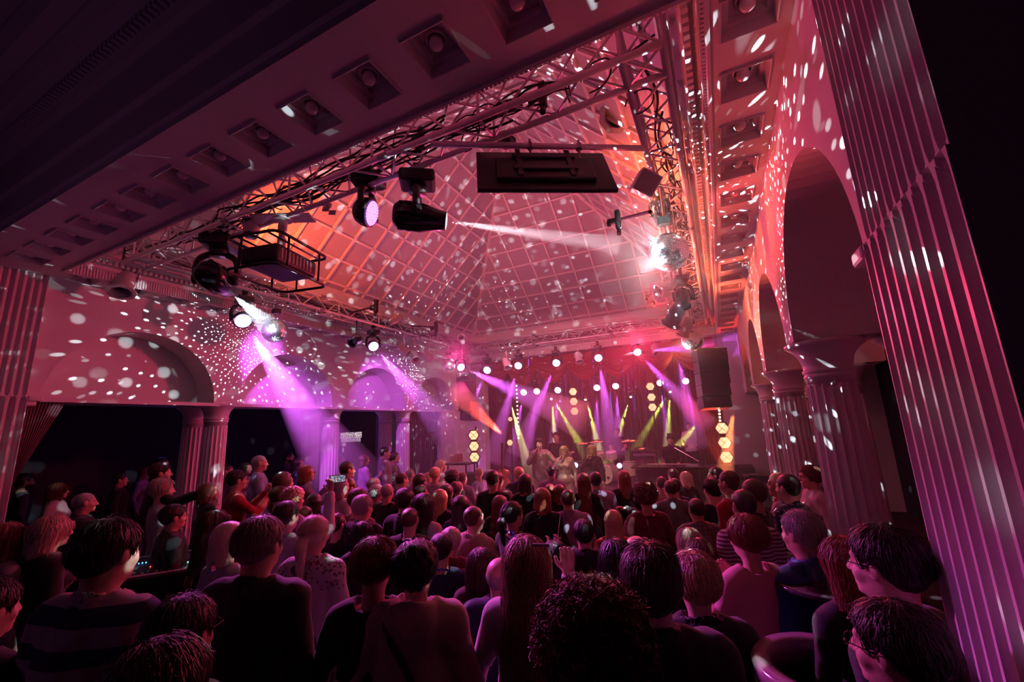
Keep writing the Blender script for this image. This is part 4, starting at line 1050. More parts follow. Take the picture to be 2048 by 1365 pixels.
# ------------------------------------------------------------ THE CROWD (head top and head width as seen from the balcony of the photograph)
SIDE = None
def crowd():
    P = person
    # --- left aisle and left edge
    P(52, 948, 27, 'm', 'down', 'short', 'dark', 'long', 'navy', 'bearded man in dark sweater standing against the left edge pilaster', 35, ex='b', dep=6.3)
    P(120, 966, 36, 'f', 'down', 'long', 'auburn', 'shirt', 'light', 'long-haired woman in glasses and pale collared top near the left pilaster', 0, ex='g', dep=6.2)
    P(173, 987, 44, 'm', 'down', 'shaved', 'grey', 'jacket', 'black', 'bald man in black jacket in profile on the left terrace', 5)
    P(243, 948, 27, 'm', 'down', 'short', 'dark', 'jacket', 'black', 'man in black suit with blue shirt front in the dark left doorway', 15)
    P(293, 934, 24, 'f', 'down', 'bob', 'auburn', 'long', 'mauve', 'red-haired woman half hidden behind the man stretching out his arm', 0)
    P(326, 916, 25, 'm', 'down', 'short', 'dark', 'long', 'black', 'tall dark-haired man behind the man who points toward the columns', 0)
    P(324, 926, 36, 'm', 'point', 'short', 'dark', 'jacket', 'black', 'man in black stretching an arm out in front of the fluted columns', 0)
    P(328, 956, 38, 'f', 'down', 'pixie', 'pale', 'long', 'light', 'short-haired blond woman in pale sweater with dark shoulder strap', 8, ex='s')
    P(351, 1010, 44, 'm', 'down', 'short', 'dark', 'jacket', 'black', 'dark-haired man in glasses and black jacket before the blond woman with strap', 0, ex='g')
    P(420, 965, 32, 'f', 'down', 'bob', 'auburn', 'long', 'black', 'auburn bobbed woman standing right at the foot of the left columns', 5)
    P(418, 993, 34, 'f', 'front', 'pixie', 'grey', 'long', 'navy', 'grey-haired woman looking down with blue tinsel round her neck', 25, ex='gn')
    P(433, 1020, 48, 'f', 'down', 'wavy', 'brown', 'tee', 'black', 'brown-haired woman with blue tinsel and a shoulder strap by the mixing desk', 10, ex='nS')
    P(463, 1042, 30, 'f', 'down', 'bob', 'pale', 'long', 'light', 'pale blond woman hidden behind the woman with tinsel and strap', 0)
    P(456, 930, 23, 'm', 'down', 'short', 'dark', 'jacket', 'black', 'man in black jacket just right of the front left column', 0)
    P(477, 941, 33, 'm', 'photo', 'short', 'dark', 'long', 'red', 'person in red cardigan and glasses holding both hands up', 5, ex='g')
    P(493, 925, 22, 'f', 'down', 'long', 'dark', 'long', 'mauve', 'dark-haired woman behind the person in red cardigan', -10)
    P(521, 912, 26, 'm', 'drink', 'shaved', 'grey', 'shirt', 'shirtblue', 'bald man in light blue shirt standing above the left crowd', 0)
    P(579, 905, 18, 'm', 'down', 'short', 'dark', 'shirt', 'navy', 'bearded man in blue shirt in the dark second left opening', 0, ex='b')
    P(597, 916, 20, 'f', 'down', 'long', 'dark', 'long', 'navy', 'long dark-haired woman beside the bearded man in the left opening', 0)
    P(569, 943, 32, 'f', 'down', 'wavy', 'brown', 'shirt', 'mauve', 'woman with wavy brown hair in plaid shirt behind the raised arm', 10, pat='plaid')
    P(562, 974, 33, 'm', 'down', 'thin', 'brown', 'long', 'black', 'short-haired man with lit cheek under the raised arm', 5)
    P(576, 1004, 44, 'm', 'phone', 'short', 'dark', 'shirt', 'light', 'dark-haired man raising his arm to film with a phone', 8, ex='n')
    P(590, 972, 24, 'f', 'down', 'curly', 'blond', 'long', 'mauve', 'curly blond woman right behind the raised forearm', 0)
    P(630, 987, 30, 'f', 'down', 'long', 'dark', 'long', 'black', 'smiling dark-haired woman in glasses below the phone', 45, ex='g')
    P(611, 1014, 30, 'm', 'down', 'short', 'auburn', 'long', 'black', 'red-haired man in glasses between the phone holder and the ponytail', 0, ex='g')
    P(615, 930, 24, 'f', 'photo', 'bob', 'red', 'long', 'mauve', 'tall woman in glasses and lilac top behind the phone', 0, ex='g')
    P(696, 924, 23, 'm', 'down', 'short', 'brown', 'long', 'blue', 'man in blue sweater at the purple-lit third left opening', 0)
    P(683, 911, 14, 'm', 'down', 'short', 'dark', 'long', 'mauve', 'small distant man behind the man in blue sweater', 0)
    P(729, 909, 18, 'f', 'drink', 'bob', 'brown', 'long', 'mauve', 'woman in lacy top standing in the third left opening', 20)
    P(771, 895, 17, 'm', 'down', 'short', 'dark', 'shirt', 'mauve', 'dark-haired man behind the woman in speckled dress', 0)
    P(788, 903, 19, 'f', 'drink', 'pixie', 'dark', 'dress', 'light', 'woman in glasses and speckled dress with crossbody strap holding a beer', 5, ex='gs', pat='dots')
    P(698, 957, 29, 'm', 'down', 'short', 'brown', 'shirt', 'blue', 'bearded man in glasses and bright blue shirt', 0, ex='gb')
    P(672, 968, 27, 'f', 'down', 'long', 'black', 'long', 'black', 'woman with long black hair left of the man in blue shirt', 5)
    P(684, 955, 17, 'f', 'down', 'bob', 'grey', 'long', 'white', 'grey-haired woman seen between two dark heads near the purple column', 0)
    P(749, 956, 22, 'f', 'down', 'pixie', 'silver', 'long', 'mauve', 'silver-haired woman lit pink left of the bald heads', 0)
    P(755, 969, 22, 'f', 'down', 'curly', 'silver', 'long', 'black', 'curly silver head just below the silver-haired woman', 0)
    P(718, 978, 34, 'm', 'down', 'short', 'brown', 'long', 'brown', 'brown-haired man behind the grey man in suit', 0)
    P(727, 991, 36, 'm', 'down', 'short', 'grey', 'jacket', 'black', 'broad grey-haired man in black suit in the middle left crowd', 0)
    P(775, 969, 26, 'm', 'hug', 'shaved', 'grey', 'long', 'black', 'bald man leaning with his arm round a neighbour', 20)
    P(805, 947, 22, 'm', 'down', 'thin', 'brown', 'long', 'black', 'close-cropped man left of the red-lit bald man', 0)
    P(821, 941, 17, 'm', 'down', 'shaved', 'grey', 'tee', 'pink', 'bald man in glasses glowing red near the last left column', 30, ex='g')
    P(841, 947, 23, 'f', 'down', 'wavy', 'dark', 'long', 'black', 'dark wavy-haired woman right of the red-lit bald man', 0)
    P(858, 945, 18, 'f', 'down', 'long', 'blond', 'long', 'pink', 'fair long-haired woman left of the two blonds in bright light', 0)
    P(843, 971, 22, 'f', 'down', 'short', 'dark', 'long', 'black', 'dark-haired face turned away below the wavy-haired woman', -30)
    P(811, 978, 34, 'm', 'down', 'short', 'dark', 'jacket', 'black', 'dark-haired man in glasses and black jacket in mid crowd', 0, ex='g')
    P(847, 987, 35, 'f', 'down', 'long', 'dark', 'tee', 'light', 'long dark-haired woman in pale top right of the bald man', 0)
    P(821, 1017, 37, 'm', 'down', 'shaved', 'brown', 'long', 'black', 'bald man in glasses before the woman in pale top', 10, ex='g')
    P(881, 978, 29, 'f', 'down', 'long', 'blond', 'jacket', 'black', 'woman with straight shiny light hair and black jacket', 0)
    P(894, 968, 25, 'f', 'down', 'long', 'dark', 'long', 'black', 'woman with long dark hair right of the straight light hair', 0)
    P(922, 990, 32, 'f', 'down', 'long', 'black', 'long', 'navy', 'woman with very dark long hair left of the face-shield man', 0)
    P(871, 934, 20, 'f', 'down', 'pixie', 'blond', 'long', 'pink', 'blond woman with striped scarf and glasses near the stage side', 20, ex='g', pat='stripe')
    P(882, 920, 17, 'f', 'down', 'bob', 'pale', 'shirt', 'light', 'tall pale blond woman near the laptop by the left loudspeakers', 0)
    P(904, 938, 22, 'f', 'down', 'curly', 'dark', 'long', 'black', 'dark curly-haired woman in glasses close to the left stage side', 20, ex='g')
    P(926, 945, 17, 'm', 'drink', 'short', 'auburn', 'long', 'mauve', 'red-haired man holding a hand to his face near the stage', 25)
    P(916, 961, 22, 'f', 'down', 'bun', 'grey', 'long', 'mauve', 'grey-haired woman with tied hair and glasses', 10, ex='g')
    P(957, 937, 13, 'm', 'down', 'short', 'blond', 'tee', 'shirtblue', 'fair boy in light blue top facing us by the stage', 120, floor=0)
    # --- front rows before the stage
    P(986, 941, 25, 'm', 'down', 'short', 'dark', 'long', 'black', 'dark man in black right beside the acoustic guitar', 0)
    P(996, 945, 22, 'm', 'down', 'short', 'brown', 'long', 'grey', 'man mostly hidden behind the man next to the guitar', 0)
    P(1038, 935, 21, 'm', 'down', 'thin', 'blond', 'jacket', 'black', 'balding fair man with blue tinsel at the stage edge', 0, ex='n')
    P(1050, 947, 25, 'f', 'down', 'bob', 'dark', 'long', 'black', 'dark bobbed woman in black below the male singer', 0)
    P(1102, 931, 20, 'm', 'down', 'short', 'dark', 'shirt', 'mauve', 'dark-haired man in lilac shirt between the two singers', 0)
    P(1118, 969, 24, 'f', 'down', 'bob', 'auburn', 'long', 'black', 'auburn head right of the red bobbed woman', 0)
    P(1100, 968, 20, 'f', 'down', 'long', 'red', 'long', 'black', 'reddish hair peeking out behind the red bobbed woman', 0)
    P(1084, 975, 31, 'f', 'down', 'bob', 'red', 'long', 'black', 'red bobbed woman in black just left of the bald man in lilac shirt', 0)
    P(1000, 990, 29, 'f', 'down', 'wavy', 'auburn', 'long', 'black', 'woman with long wavy auburn hair behind the dark-haired profile', 0)
    P(1025, 1004, 38, 'f', 'drink', 'pony', 'black', 'long', 'black', 'black-haired woman in profile with earring and blue tinsel', -35, ex='n')
    P(948, 1014, 38, 'm', 'drink', 'shaved', 'brown', 'hoodie', 'beige', 'bald man in hooded sweater with blue band round his head', -25)
    P(1135, 980, 31, 'm', 'down', 'shaved', 'brown', 'shirt', 'mauve', 'bald man in glasses and lilac shirt in the centre of the crowd', 5, ex='g')
    P(1166, 946, 26, 'f', 'down', 'long', 'auburn', 'long', 'black', 'long auburn-haired woman left of the tall man in grey shirt', 0)
    P(1190, 945, 25, 'm', 'down', 'short', 'dark', 'shirt', 'mauve', 'tall dark-haired man in grey shirt centre front', 0, build=1.05)
    P(1246, 941, 25, 'f', 'down', 'long', 'red', 'jacket', 'black', 'strawberry-blond woman in black under the drum kit', 0)
    P(1288, 963, 36, 'f', 'down', 'curly', 'auburn', 'long', 'wine', 'woman with a round mass of curly dark red hair', 0)
    P(1279, 985, 33, 'f', 'down', 'bun', 'black', 'dress', 'wine', 'dark-haired woman in floral dress with a hand on her shoulder', 0, pat='floral')
    P(1321, 955, 22, 'm', 'down', 'thin', 'brown', 'tee', 'pink', 'man in salmon shirt left of the man in blue-grey shirt', 0)
    P(1339, 962, 29, 'm', 'hug_l', 'thin', 'brown', 'shirt', 'grey', 'man in blue-grey shirt with his arm round the woman in floral dress', -5, ex='g')
    P(1347, 958, 20, 'm', 'down', 'short', 'black', 'long', 'navy', 'dark head hidden behind the man in blue-grey shirt', 0)
    P(1344, 938, 22, 'm', 'down', 'short', 'brown', 'long', 'red', 'brown-haired man below the keyboard player', -20)
    P(1369, 943, 23, 'f', 'down', 'bob', 'pale', 'long', 'black', 'blond bobbed woman in black in front of the piano', 0)
    P(1224, 1019, 30, 'f', 'down', 'long', 'blond', 'long', 'red', 'long straight fair-haired woman in red top', 0)
    P(1422, 957, 35, 'm', 'down', 'short', 'black', 'long', 'black', 'broad man all in black right of the blond bob', 0, build=1.08)
    P(1428, 936, 27, 'm', 'down', 'short', 'dark', 'tee', 'white', 'man in white shirt with brightly lit profile at right front', 45)
    P(1453, 943, 24, 'm', 'down', 'short', 'brown', 'tee', 'red', 'man in glasses and red shirt below the right lamp tower', 30, ex='g')
    P(1483, 982, 30, 'm', 'down', 'thin', 'dark', 'long', 'wine', 'close-cropped man in striped top at right', 0, pat='stripe')
    P(1502, 960, 30, 'm', 'down', 'short', 'brown', 'long', 'black', 'brown-haired man in black looking left below the camera', 40)
    P(1553, 945, 20, 'f', 'photo', 'pony', 'blond', 'long', 'mauve', 'blond camera operator in lilac top beside the right column', 40, dep=7.0)
    P(1570, 950, 22, 'm', 'down', 'short', 'black', 'shirt', 'navy', 'person in dark plaid shirt right of the camera operator', 20, pat='plaid', dep=6.3)
    P(1616, 930, 42, 'f', 'drink', 'pixie', 'auburn', 'shirt', 'light', 'woman in glasses and zebra-striped blouse at the first right column', 60, ex='g', pat='stripe', dep=4.6)
    P(1632, 973, 27, 'f', 'down', 'bob', 'dark', 'long', 'wine', 'dark-haired woman seated in front of the woman in striped blouse', 20, floor=0)
    P(1390, 999, 30, 'm', 'down', 'thin', 'dark', 'shirt', 'grey', 'close-cropped man in dark plaid shirt seen from behind', 0, pat='plaid', build=1.05)
    P(1374, 1055, 38, 'f', 'down', 'bob', 'pale', 'long', 'mauve', 'woman with short pink-lit blond hair behind the brown head', 10)
    P(1395, 1075, 50, 'f', 'down', 'bob', 'auburn', 'long', 'black', 'brown-haired woman between the pink-lit blond and the short-haired woman', 0)
    P(1486, 1027, 46, 'f', 'clap', 'pixie', 'red', 'long', 'pink', 'woman in pink cardigan clapping beside the curved chair', 15)
    P(1595, 1023, 56, 'm', 'down', 'short', 'grey', 'shirt', 'blue', 'grey-haired man in bright blue jacket leaning on the glass table', 22, build=1.06)
    # --- middle rows
    P(1166, 1041, 40, 'm', 'toast', 'short', 'black', 'jacket', 'black', 'black-haired man in black suit just right of the drink with straw', 0)
    P(1230, 1076, 62, 'f', 'down', 'bob', 'black', 'shirt', 'pink', 'black-haired woman in pale pink blouse left of the big dark head', 0)
    P(1270, 1072, 28, 'f', 'down', 'bob', 'blond', 'long', 'black', 'blond streaked head in the gap behind the big dark head', 0)
    P(722, 1043, 40, 'f', 'down', 'bob', 'black', 'long', 'black', 'dark-haired woman in glasses looking left between ponytail and red hair', 75, ex='gn')
    P(676, 1028, 28, 'm', 'clap', 'short', 'dark', 'tee', 'black', 'short-haired man in black polo right of the blond ponytail', 5)
    P(882, 1069, 46, 'm', 'down', 'short', 'dark', 'long', 'navy', 'dark-haired man in navy with blue tinsel behind the upswept hair', 15, ex='n')
    P(903, 1053, 30, 'f', 'down', 'pixie', 'silver', 'hoodie', 'wine', 'streaked grey-blond woman in dark pink hooded top', 0)
    P(963, 1095, 48, 'f', 'down', 'long', 'brown', 'long', 'brown', 'woman with smooth brown hair left of the balding man', 0)
    P(1109, 1081, 50, 'f', 'down', 'long', 'black', 'long', 'black', 'black-haired woman with blue tinsel collar behind the raised fingers', 0, ex='n')
    # --- near rows
    P(631, 1032, 62, 'f', 'down', 'pony', 'pale', 'shirt', 'light', 'blond ponytailed woman in white lace blouse with black strap', 12, ex='s', pat='lace')
    P(524, 1036, 88, 'm', 'down', 'short', 'grey', 'jacket', 'black', 'large grey-haired man in black suit left foreground', 8, build=1.04)
    P(752, 1073, 82, 'f', 'down', 'pixie', 'red', 'long', 'black', 'woman with short shiny red hair in black top', 12, ex='g')
    P(835, 1077, 82, 'f', 'down', 'updo', 'dark', 'hoodie', 'beige', 'woman with upswept dark hair in beige cowl sweater with strap', 8, ex='s')
    P(998, 1118, 58, 'm', 'down', 'bald', 'grey', 'jacket', 'navy', 'balding man in purple-lit suit left of the long straight hair', 5, floor=0, dep=2.65)
    P(1052, 1072, 80, 'f', 'vee', 'long', 'blond', 'tee', 'white', 'woman with very long straight hair raising two fingers', 0)
    P(1177, 1157, 168, 'm', 'down', 'curly', 'red', 'long', 'black', 'big tousled curly head in glasses at bottom centre', -6, ex='g')
    P(1293, 1092, 108, 'm', 'down', 'side', 'brown', 'jacket', 'black', 'large dark swept-hair head in black jacket right of the tousled head', 0)
    P(1383, 1102, 84, 'f', 'down', 'pixie', 'blond', 'jacket', 'black', 'short-haired blond woman in dark jacket with satin lapel', 0)
    P(1681, 1071, 52, 'f', 'down', 'bob', 'red', 'long', 'black', 'red-haired woman at the glass table partly behind a big dark head', 10)
    P(1756, 1055, 138, 'm', 'down', 'short', 'black', 'long', 'black', 'big dark-haired man in glasses at right in front of the fluted pilaster', 28, ex='g')
    P(1772, 1206, 160, 'm', 'down', 'short', 'dark', 'jacket', 'black', 'dark-haired man in glasses at the bottom right corner', 32, ex='g')
    P(226, 1041, 122, 'm', 'down', 'short', 'dark', 'jacket', 'navy', 'tall young man in profile with striped blue and white jacket', 10, pat='band')
    P(110, 1032, 72, 'f', 'down', 'bob', 'pale', 'long', 'black', 'blond woman in profile with white light on her hair', 10)
    P(20, 1045, 50, 'f', 'down', 'long', 'red', 'long', 'grey', 'red-haired woman cut by the left picture edge', 10)
    P(372, 1195, 128, 'm', 'down', 'short', 'dark', 'long', 'black', 'person in thin dark-rimmed glasses low in the left foreground', 10, ex='g')
    P(328, 1275, 190, 'f', 'down', 'bob', 'brown', 'long', 'navy', 'brown straight-haired head at the bottom left edge', 8)
    P(-14, 1160, 110, 'm', 'down', 'short', 'dark', 'long', 'black', 'person with only one ear visible at the lower left edge', 12)
crowd()
# ------------------------------------------------------------ TRUSSES
TX0, TX1, TY0, TY1, TZ, TS = -6.67, -.03, 2.41, 11.05, H+2.30, .26
def truss(label, a, b, w):
    """a, b: ends of the outer lower chord; w: unit vector to the inner chord"""
    a, b, w = Vector(a), Vector(b), Vector(w); t = thing('lighting_truss', label, 'truss', a)
    L = b-a; n = max(2, round(L.length/.27)); up = Vector((0, 0, TS)); w = w*TS
    for o in (Vector(), w, up, w+up):
        bm = bmesh.new(); add_tube(bm, [o, L*.33+o, L*.66+o, L+o], .0255, 10); obj('chord', bm, alum, t, True)
    bm = bmesh.new()
    for i in range(n):
        p, q = L*(i/n), L*((i+1)/n); s = i % 2
        for c0, c1 in ((Vector(), w), (Vector(), up), (w, w+up), (up, up+w)):
            e0, e1 = (c0, c1) if s else (c1, c0)
            add_tube(bm, [p+e0, q+e1], .010, 6)
        if i % 4 == 0:
            for c0, c1 in ((Vector(), w), (Vector(), up), (w, w+up), (up, up+w)): add_tube(bm, [p+c0, p+c1], .012, 6)
    obj('lattice', bm, alum, t, True)
    for f in (.33, .66):
        for o in (Vector(), w, up, w+up):
            bm = bmesh.new(); add_tube(bm, [L*f+o-L.normalized()*.05, L*f+o+L.normalized()*.05], .031, 10); obj('coupler', bm, greym, t, True)
    return t
truss('near lighting truss running just under the coffered beam', (TX0, TY0, TZ), (TX1, TY0, TZ), (0, 1, 0))
truss('back lighting truss above the stage front', (TX0, TY1, TZ), (TX1, TY1, TZ), (0, -1, 0))
truss('left lighting truss above the left arcade', (TX0, TY0, TZ), (TX0, TY1, TZ), (1, 0, 0))
truss('right lighting truss full of cables along the right soffit', (TX1, TY0, TZ), (TX1, TY1, TZ), (-1, 0, 0))
def cables(label, a, b, off, n, seed, wild=.06):
    rg = random.Random(seed); bm = bmesh.new(); a, b = Vector(a), Vector(b); L = b-a
    for i in range(n):
        o = Vector(off)+Vector((rg.uniform(-.09, .09), rg.uniform(-.09, .09), rg.uniform(-.05, .07)))
        s = rg.uniform(0, .35); e = rg.uniform(.65, 1); pts = []
        m_ = int(L.length*(e-s)/.30)+2
        for k in range(m_+1):
            pts.append(a+L*(s+(e-s)*k/m_)+o+Vector((rg.uniform(-wild, wild), rg.uniform(-wild, wild), rg.uniform(-wild, wild*.7))))
        add_tube(bm, smooth_path(pts, 5), rg.choice((.006, .008, .010)), 6)
    for i in range(int(L.length*1.6)):      # loops of spare cable hanging out
        p = a+L*rg.random()+Vector(off)+Vector((rg.uniform(-.1, .1), rg.uniform(-.1, .1), 0)); r = rg.uniform(.05, .13); ax = rg.uniform(0, PI)
        pts = [p+Vector((math.cos(ax)*r*math.cos(q), math.sin(ax)*r*math.cos(q), r*.9*math.sin(q)-r*.3)) for q in [rg.uniform(0, .3)+k*.5 for k in range(11)]]
        add_tube(bm, smooth_path(pts, 3), .006, 5)
    tag(obj('cable_bundle', bm, cablem, None, True), label, 'cable', kind='stuff')
cables('black cables threaded through the near truss', (TX0, TY0+.13, TZ+.1), (TX1, TY0+.13, TZ+.1), (0, 0, 0), 13, 3)
cables('black cables threaded through the right truss', (TX1-.13, TY0, TZ+.1), (TX1-.13, TY1, TZ+.1), (0, 0, 0), 14, 5)
cables('black cables threaded through the left truss', (TX0+.13, TY0, TZ+.1), (TX0+.13, TY1, TZ+.1), (0, 0, 0), 6, 8)
cables('black cables threaded through the back truss', (TX0, TY1-.13, TZ+.1), (TX1, TY1-.13, TZ+.1), (0, 0, 0), 6, 9)
# ------------------------------------------------------------ globes in the coffers
gl_ring = bmesh.new(); add_lathe(gl_ring, [(.062, .0), (.062, -.012), (.055, -.02), (.046, -.012), (.046, 0)], 24, cap=False)
gl_bulb = bmesh.new(); add_lathe(gl_bulb, [(.01, -.070), (.024, -.068), (.036, -.056), (.041, -.040), (.038, -.022), (.034, -.0)], 20)
mr_, mb_ = bpy.data.meshes.new('lamp_ring'), bpy.data.meshes.new('bulb')
gl_ring.to_mesh(mr_); gl_bulb.to_mesh(mb_); mr_.materials.append(trimw); mb_.materials.append(mat('unlit_frosted_bulb', (.8, .74, .74), .25))
for me in (mr_, mb_): me.polygons.foreach_set('use_smooth', [True]*len(me.polygons))
ORD = 'first second third fourth fifth sixth seventh eighth ninth tenth eleventh twelfth thirteenth fourteenth fifteenth sixteenth seventeenth eighteenth nineteenth twentieth'.split()
LC = {}
for i, p in enumerate(lampspots):
    if p.x > 1.2 or (p.y > 9 and i > nspots and p.x < -.2): continue
    where = 'near coffered beam' if i < nspots else 'right soffit' if p.x > -.2 else 'left soffit' if p.x < -6.7 else 'back soffit'
    LC[where] = LC.get(where, 0)+1
    t = thing('coffer_lamp', 'unlit globe lamp in the %s coffer of the %s, counted from the %s' % (ORD[LC[where]-1], where, 'left' if 'near' in where or 'back' in where else 'camera'), 'lamp', p, 0, 'globe lamps of the %s' % where)
    obj('lamp_ring', mr_, None, t); obj('bulb', mb_, None, t)
# ------------------------------------------------------------ mirror balls
def mirror_ball(i, label):
    c, r = BALLS[i]; t = thing('mirror_ball', label, 'mirror ball', c)
    bm = bmesh.new(); nr = 26
    for a in range(nr):
        t0, t1 = PI*a/nr, PI*(a+1)/nr; m_ = max(4, round(2*nr*math.sin((t0+t1)/2)))
        for k in range(m_):
            p0, p1 = 2*PI*k/m_, 2*PI*(k+1)/m_; g = .06
            P = lambda th, ph: Vector((r*math.sin(th)*math.cos(ph), r*math.sin(th)*math.sin(ph), r*math.cos(th)))
            q = [P(t0+(t1-t0)*g, p0+(p1-p0)*g), P(t1-(t1-t0)*g, p0+(p1-p0)*g), P(t1-(t1-t0)*g, p1-(p1-p0)*g), P(t0+(t1-t0)*g, p1-(p1-p0)*g)]
            c0 = sum(q, Vector())/4; tilt = Vector((random.gauss(0, .012), random.gauss(0, .012), random.gauss(0, .012)))
            n = (c0.normalized()+tilt*3).normalized(); q = [v-n*((v-c0).dot(n)) for v in q]
            try: bm.faces.new([bm.verts.new(v) for v in q])
            except ValueError: pass
    mm = mat('mirror_tile', (.82, .93, .95), .22, metal=1.0); obj('mirror_tiles', bm, mm, t)
    bm = bmesh.new(); bmesh.ops.create_uvsphere(bm, u_segments=32, v_segments=16, radius=r*.985); obj('core', bm, mat('ball_core', (.12, .14, .15), .4, metal=.6), t, True)
    bm = bmesh.new(); top = Vector((0, 0, r)); zt = TZ-c.z-.03
    add_tube(bm, [top, (0, 0, r+.10)], .004, 6); obj('chain', bm, chrome, t)
    bm = bmesh.new(); add_rbox(bm, (0, 0, r+.14), (.13, .09, .08), .008)
    obj('motor', bm, blackm, t)
    bm = bmesh.new(); add_tube(bm, [(0, 0, r+.18), (0, 0, zt)], .012, 8); obj('hanger', bm, greym, t)
mirror_ball(0, 'large glaring mirror ball hanging under the right truss')
mirror_ball(1, 'mirror ball hanging beside the bright purple lamp on the left')
mirror_ball(2, 'mirror ball low at the far end of the right truss, half in shadow')
mirror_ball(3, 'small bright mirror ball at the far left corner of the truss')
# ------------------------------------------------------------ moving heads
def led_grid(bm, r, rows=5, rad=.016):
    k = 0
    for q in range(rows):
        n = max(1, q*6); rr = r*q/(rows-.6)
        for j in range(n):
            a = 2*PI*j/n+q*.2; c = Vector((rr*math.cos(a), rr*math.sin(a), 0)); add_lathe(bm, [(rad, .0), (rad*.8, -.008), (.002, -.012)], 8, Matrix.Translation(c), cap=False)
def moving_head(name, label, c, tgt, base_z, sc=1.0, kind='spot', glow=None, gs=10, twist=None, small=False):
    c = Vector(c); t = thing(name, label, 'stage light', c)
    D = (Vector(tgt)-c).normalized(); R_ = D.to_track_quat('-Z', 'Y').to_matrix().to_4x4()
    hz = Vector((D.x, D.y, 0)); hz = hz.normalized() if hz.length > .05 else Vector((1, 0, 0)); sd = Vector((-hz.y, hz.x, 0))
    # head body: lathe along -Z of R_
    bm = bmesh.new(); s = sc
    if kind == 'spot': pr = [(.03, .20), (.085, .195), (.115, .16), (.125, .10), (.125, -.02), (.110, -.09), (.088, -.17), (.082, -.235), (.078, -.24)]
    else: pr = [(.03, .125), (.08, .12), (.115, .09), (.14, .03), (.145, -.02), (.148, -.035), (.132, -.037)]
    add_lathe(bm, [(r*s, z*s) for r, z in pr], 28, R_)
    if kind == 'spot':
        for k in range(6):
            a = 2*PI*k/6; add_box(bm, (-.012*s, .105*s, -.02*s), (.012*s, .132*s, .15*s), R_ @ Matrix.Rotation(a, 4, 'Z'))
    obj('head', bm, blackg if kind == 'spot' else blackm, t, True)
    zl = -.243 if kind == 'spot' else -.040; rl = .072 if kind == 'spot' else .128
    bm = bmesh.new(); add_lathe(bm, [(.002, zl*s), (rl*.5*s, (zl-.006)*s), (rl*s, zl*s), (rl*s, (zl+.02)*s)], 28, R_)
    if glow: lm = mat('lens_%s_%d' % (label[:10], gs), (.1, .05, .1), .2, emit=glow, estr=gs)
    else: lm = mat('dark_lens_glass', (.02, .03, .05), .05, spec=.9)
    obj('lens', bm, lm if kind == 'spot' or not glow else mat('lens_backing', (.05, .03, .05), .3, emit=glow, estr=gs*.08), t, True)
    if kind != 'spot' and glow:
        bm = bmesh.new(); led_grid(bm, .118*s, 5, .0135*s)
        for v in bm.verts: v.co = R_ @ (v.co+Vector((0, 0, (zl-.008)*s)))
        obj('led_cluster', bm, mat('led_%d_%s' % (gs, '%.1f%.1f' % (glow[0], glow[1])), (.2, .1, .2), .3, emit=glow, estr=gs), t)
    # yoke and base
    hb = max(.22*s, base_z-c.z-.10*s); bm = bmesh.new(); w = .155*s if kind == 'spot' else .165*s
    for q in (-1, 1):
        pth = [sd*(q*w*.98), sd*(q*w*1.05)+Vector((0, 0, .10*s)), sd*(q*w*.9)+Vector((0, 0, .19*s)), sd*(q*w*.45)+Vector((0, 0, .235*s))]
        add_tube(bm, smooth_path(pth, 4), [.030*s]*(12)+[.03*s], 8)
        add_tube(bm, [sd*(q*w*.7), sd*(q*w*1.12)], .045*s, 14)
    add_tube(bm, [(0, 0, .225*s), (0, 0, .29*s)], .075*s, 20)
    obj('yoke', bm, blackm, t, True)
    bm = bmesh.new(); T = Matrix.Rotation(math.atan2(hz.y, hz.x), 4, 'Z')
    add_rbox(bm, (0, 0, .345*s), (.30*s, .24*s, .11*s), .025*s, T); obj('base', bm, blackm, t)
    zb = max(base_z-c.z, .46*s)
    bm = bmesh.new(); 
    for q in (-.08, .08): add_tube(bm, [T @ Vector((q*s, 0, .39*s)), T @ Vector((q*s, 0, zb))], .012, 8)
    add_box(bm, (-.04, -.035, zb-.06), (.04, .035, zb+.04), T); obj('clamp', bm, blackm, t)
    return t
VIO = (.62, .25, 1.0); MAG = (.95, .35, 1.0)
moving_head('moving_head_light', 'large black moving spotlight under the near truss, throwing a thin pale beam', HEADM, BALLS[0][0], TZ, 1.05, glow=(.8, .85, .9), gs=1)
moving_head('wash_light', 'round black wash light with violet diodes left of the large moving spotlight', HEADW, HEADW+Vector((1, .42, -.34)), TZ, .95, 'wash', VIO, 2.2)
moving_head('moving_head_light', 'black moving spotlight with cut-glass front at the left end of the near truss', HEADL, BALLS[1][0], TZ, 1.3, glow=(.6, .9, 1), gs=4)
moving_head('moving_head_light', 'black moving spotlight pointing down right above the large mirror ball', HEADR, HEADR+Vector((.02, .30, -1)), TZ, .60, glow=(.7, .9, 1), gs=2)
moving_head('wash_light', 'brightest purple wash light on the left truss beside a mirror ball', LEDA, LEDA+Vector((.75, -.25, -.6)), TZ, .92, 'wash', MAG, 26)
moving_head('wash_light', 'purple wash light halfway along the left truss', LEDB, LEDB+Vector((.8, -.35, -.55)), TZ, .85, 'wash', MAG, 18)
moving_head('wash_light', 'purple wash light at the far left corner of the truss', LEDC, LEDC+Vector((.8, -.6, -.55)), TZ, .85, 'wash', MAG, 18)
moving_head('moving_head_light', 'dark moving light on the right truss between the two mirror balls', at_x(1367, 597, -.2), at_x(1367, 640, -.2)+Vector((.1, .1, -.3)), TZ, .62, glow=None)
for i, (x, y, d) in enumerate(WASH):
    p = at_depth(x, y, d); moving_head('wash_light', '%s purple light hanging from the back truss, counted from the left' % ('first', 'second', 'third', 'fourth', 'fifth', 'sixth')[i], p, p+Vector((.15, -1, -.55)), p.z+.4, .8, 'wash', (.9, .45, 1.0), 22)
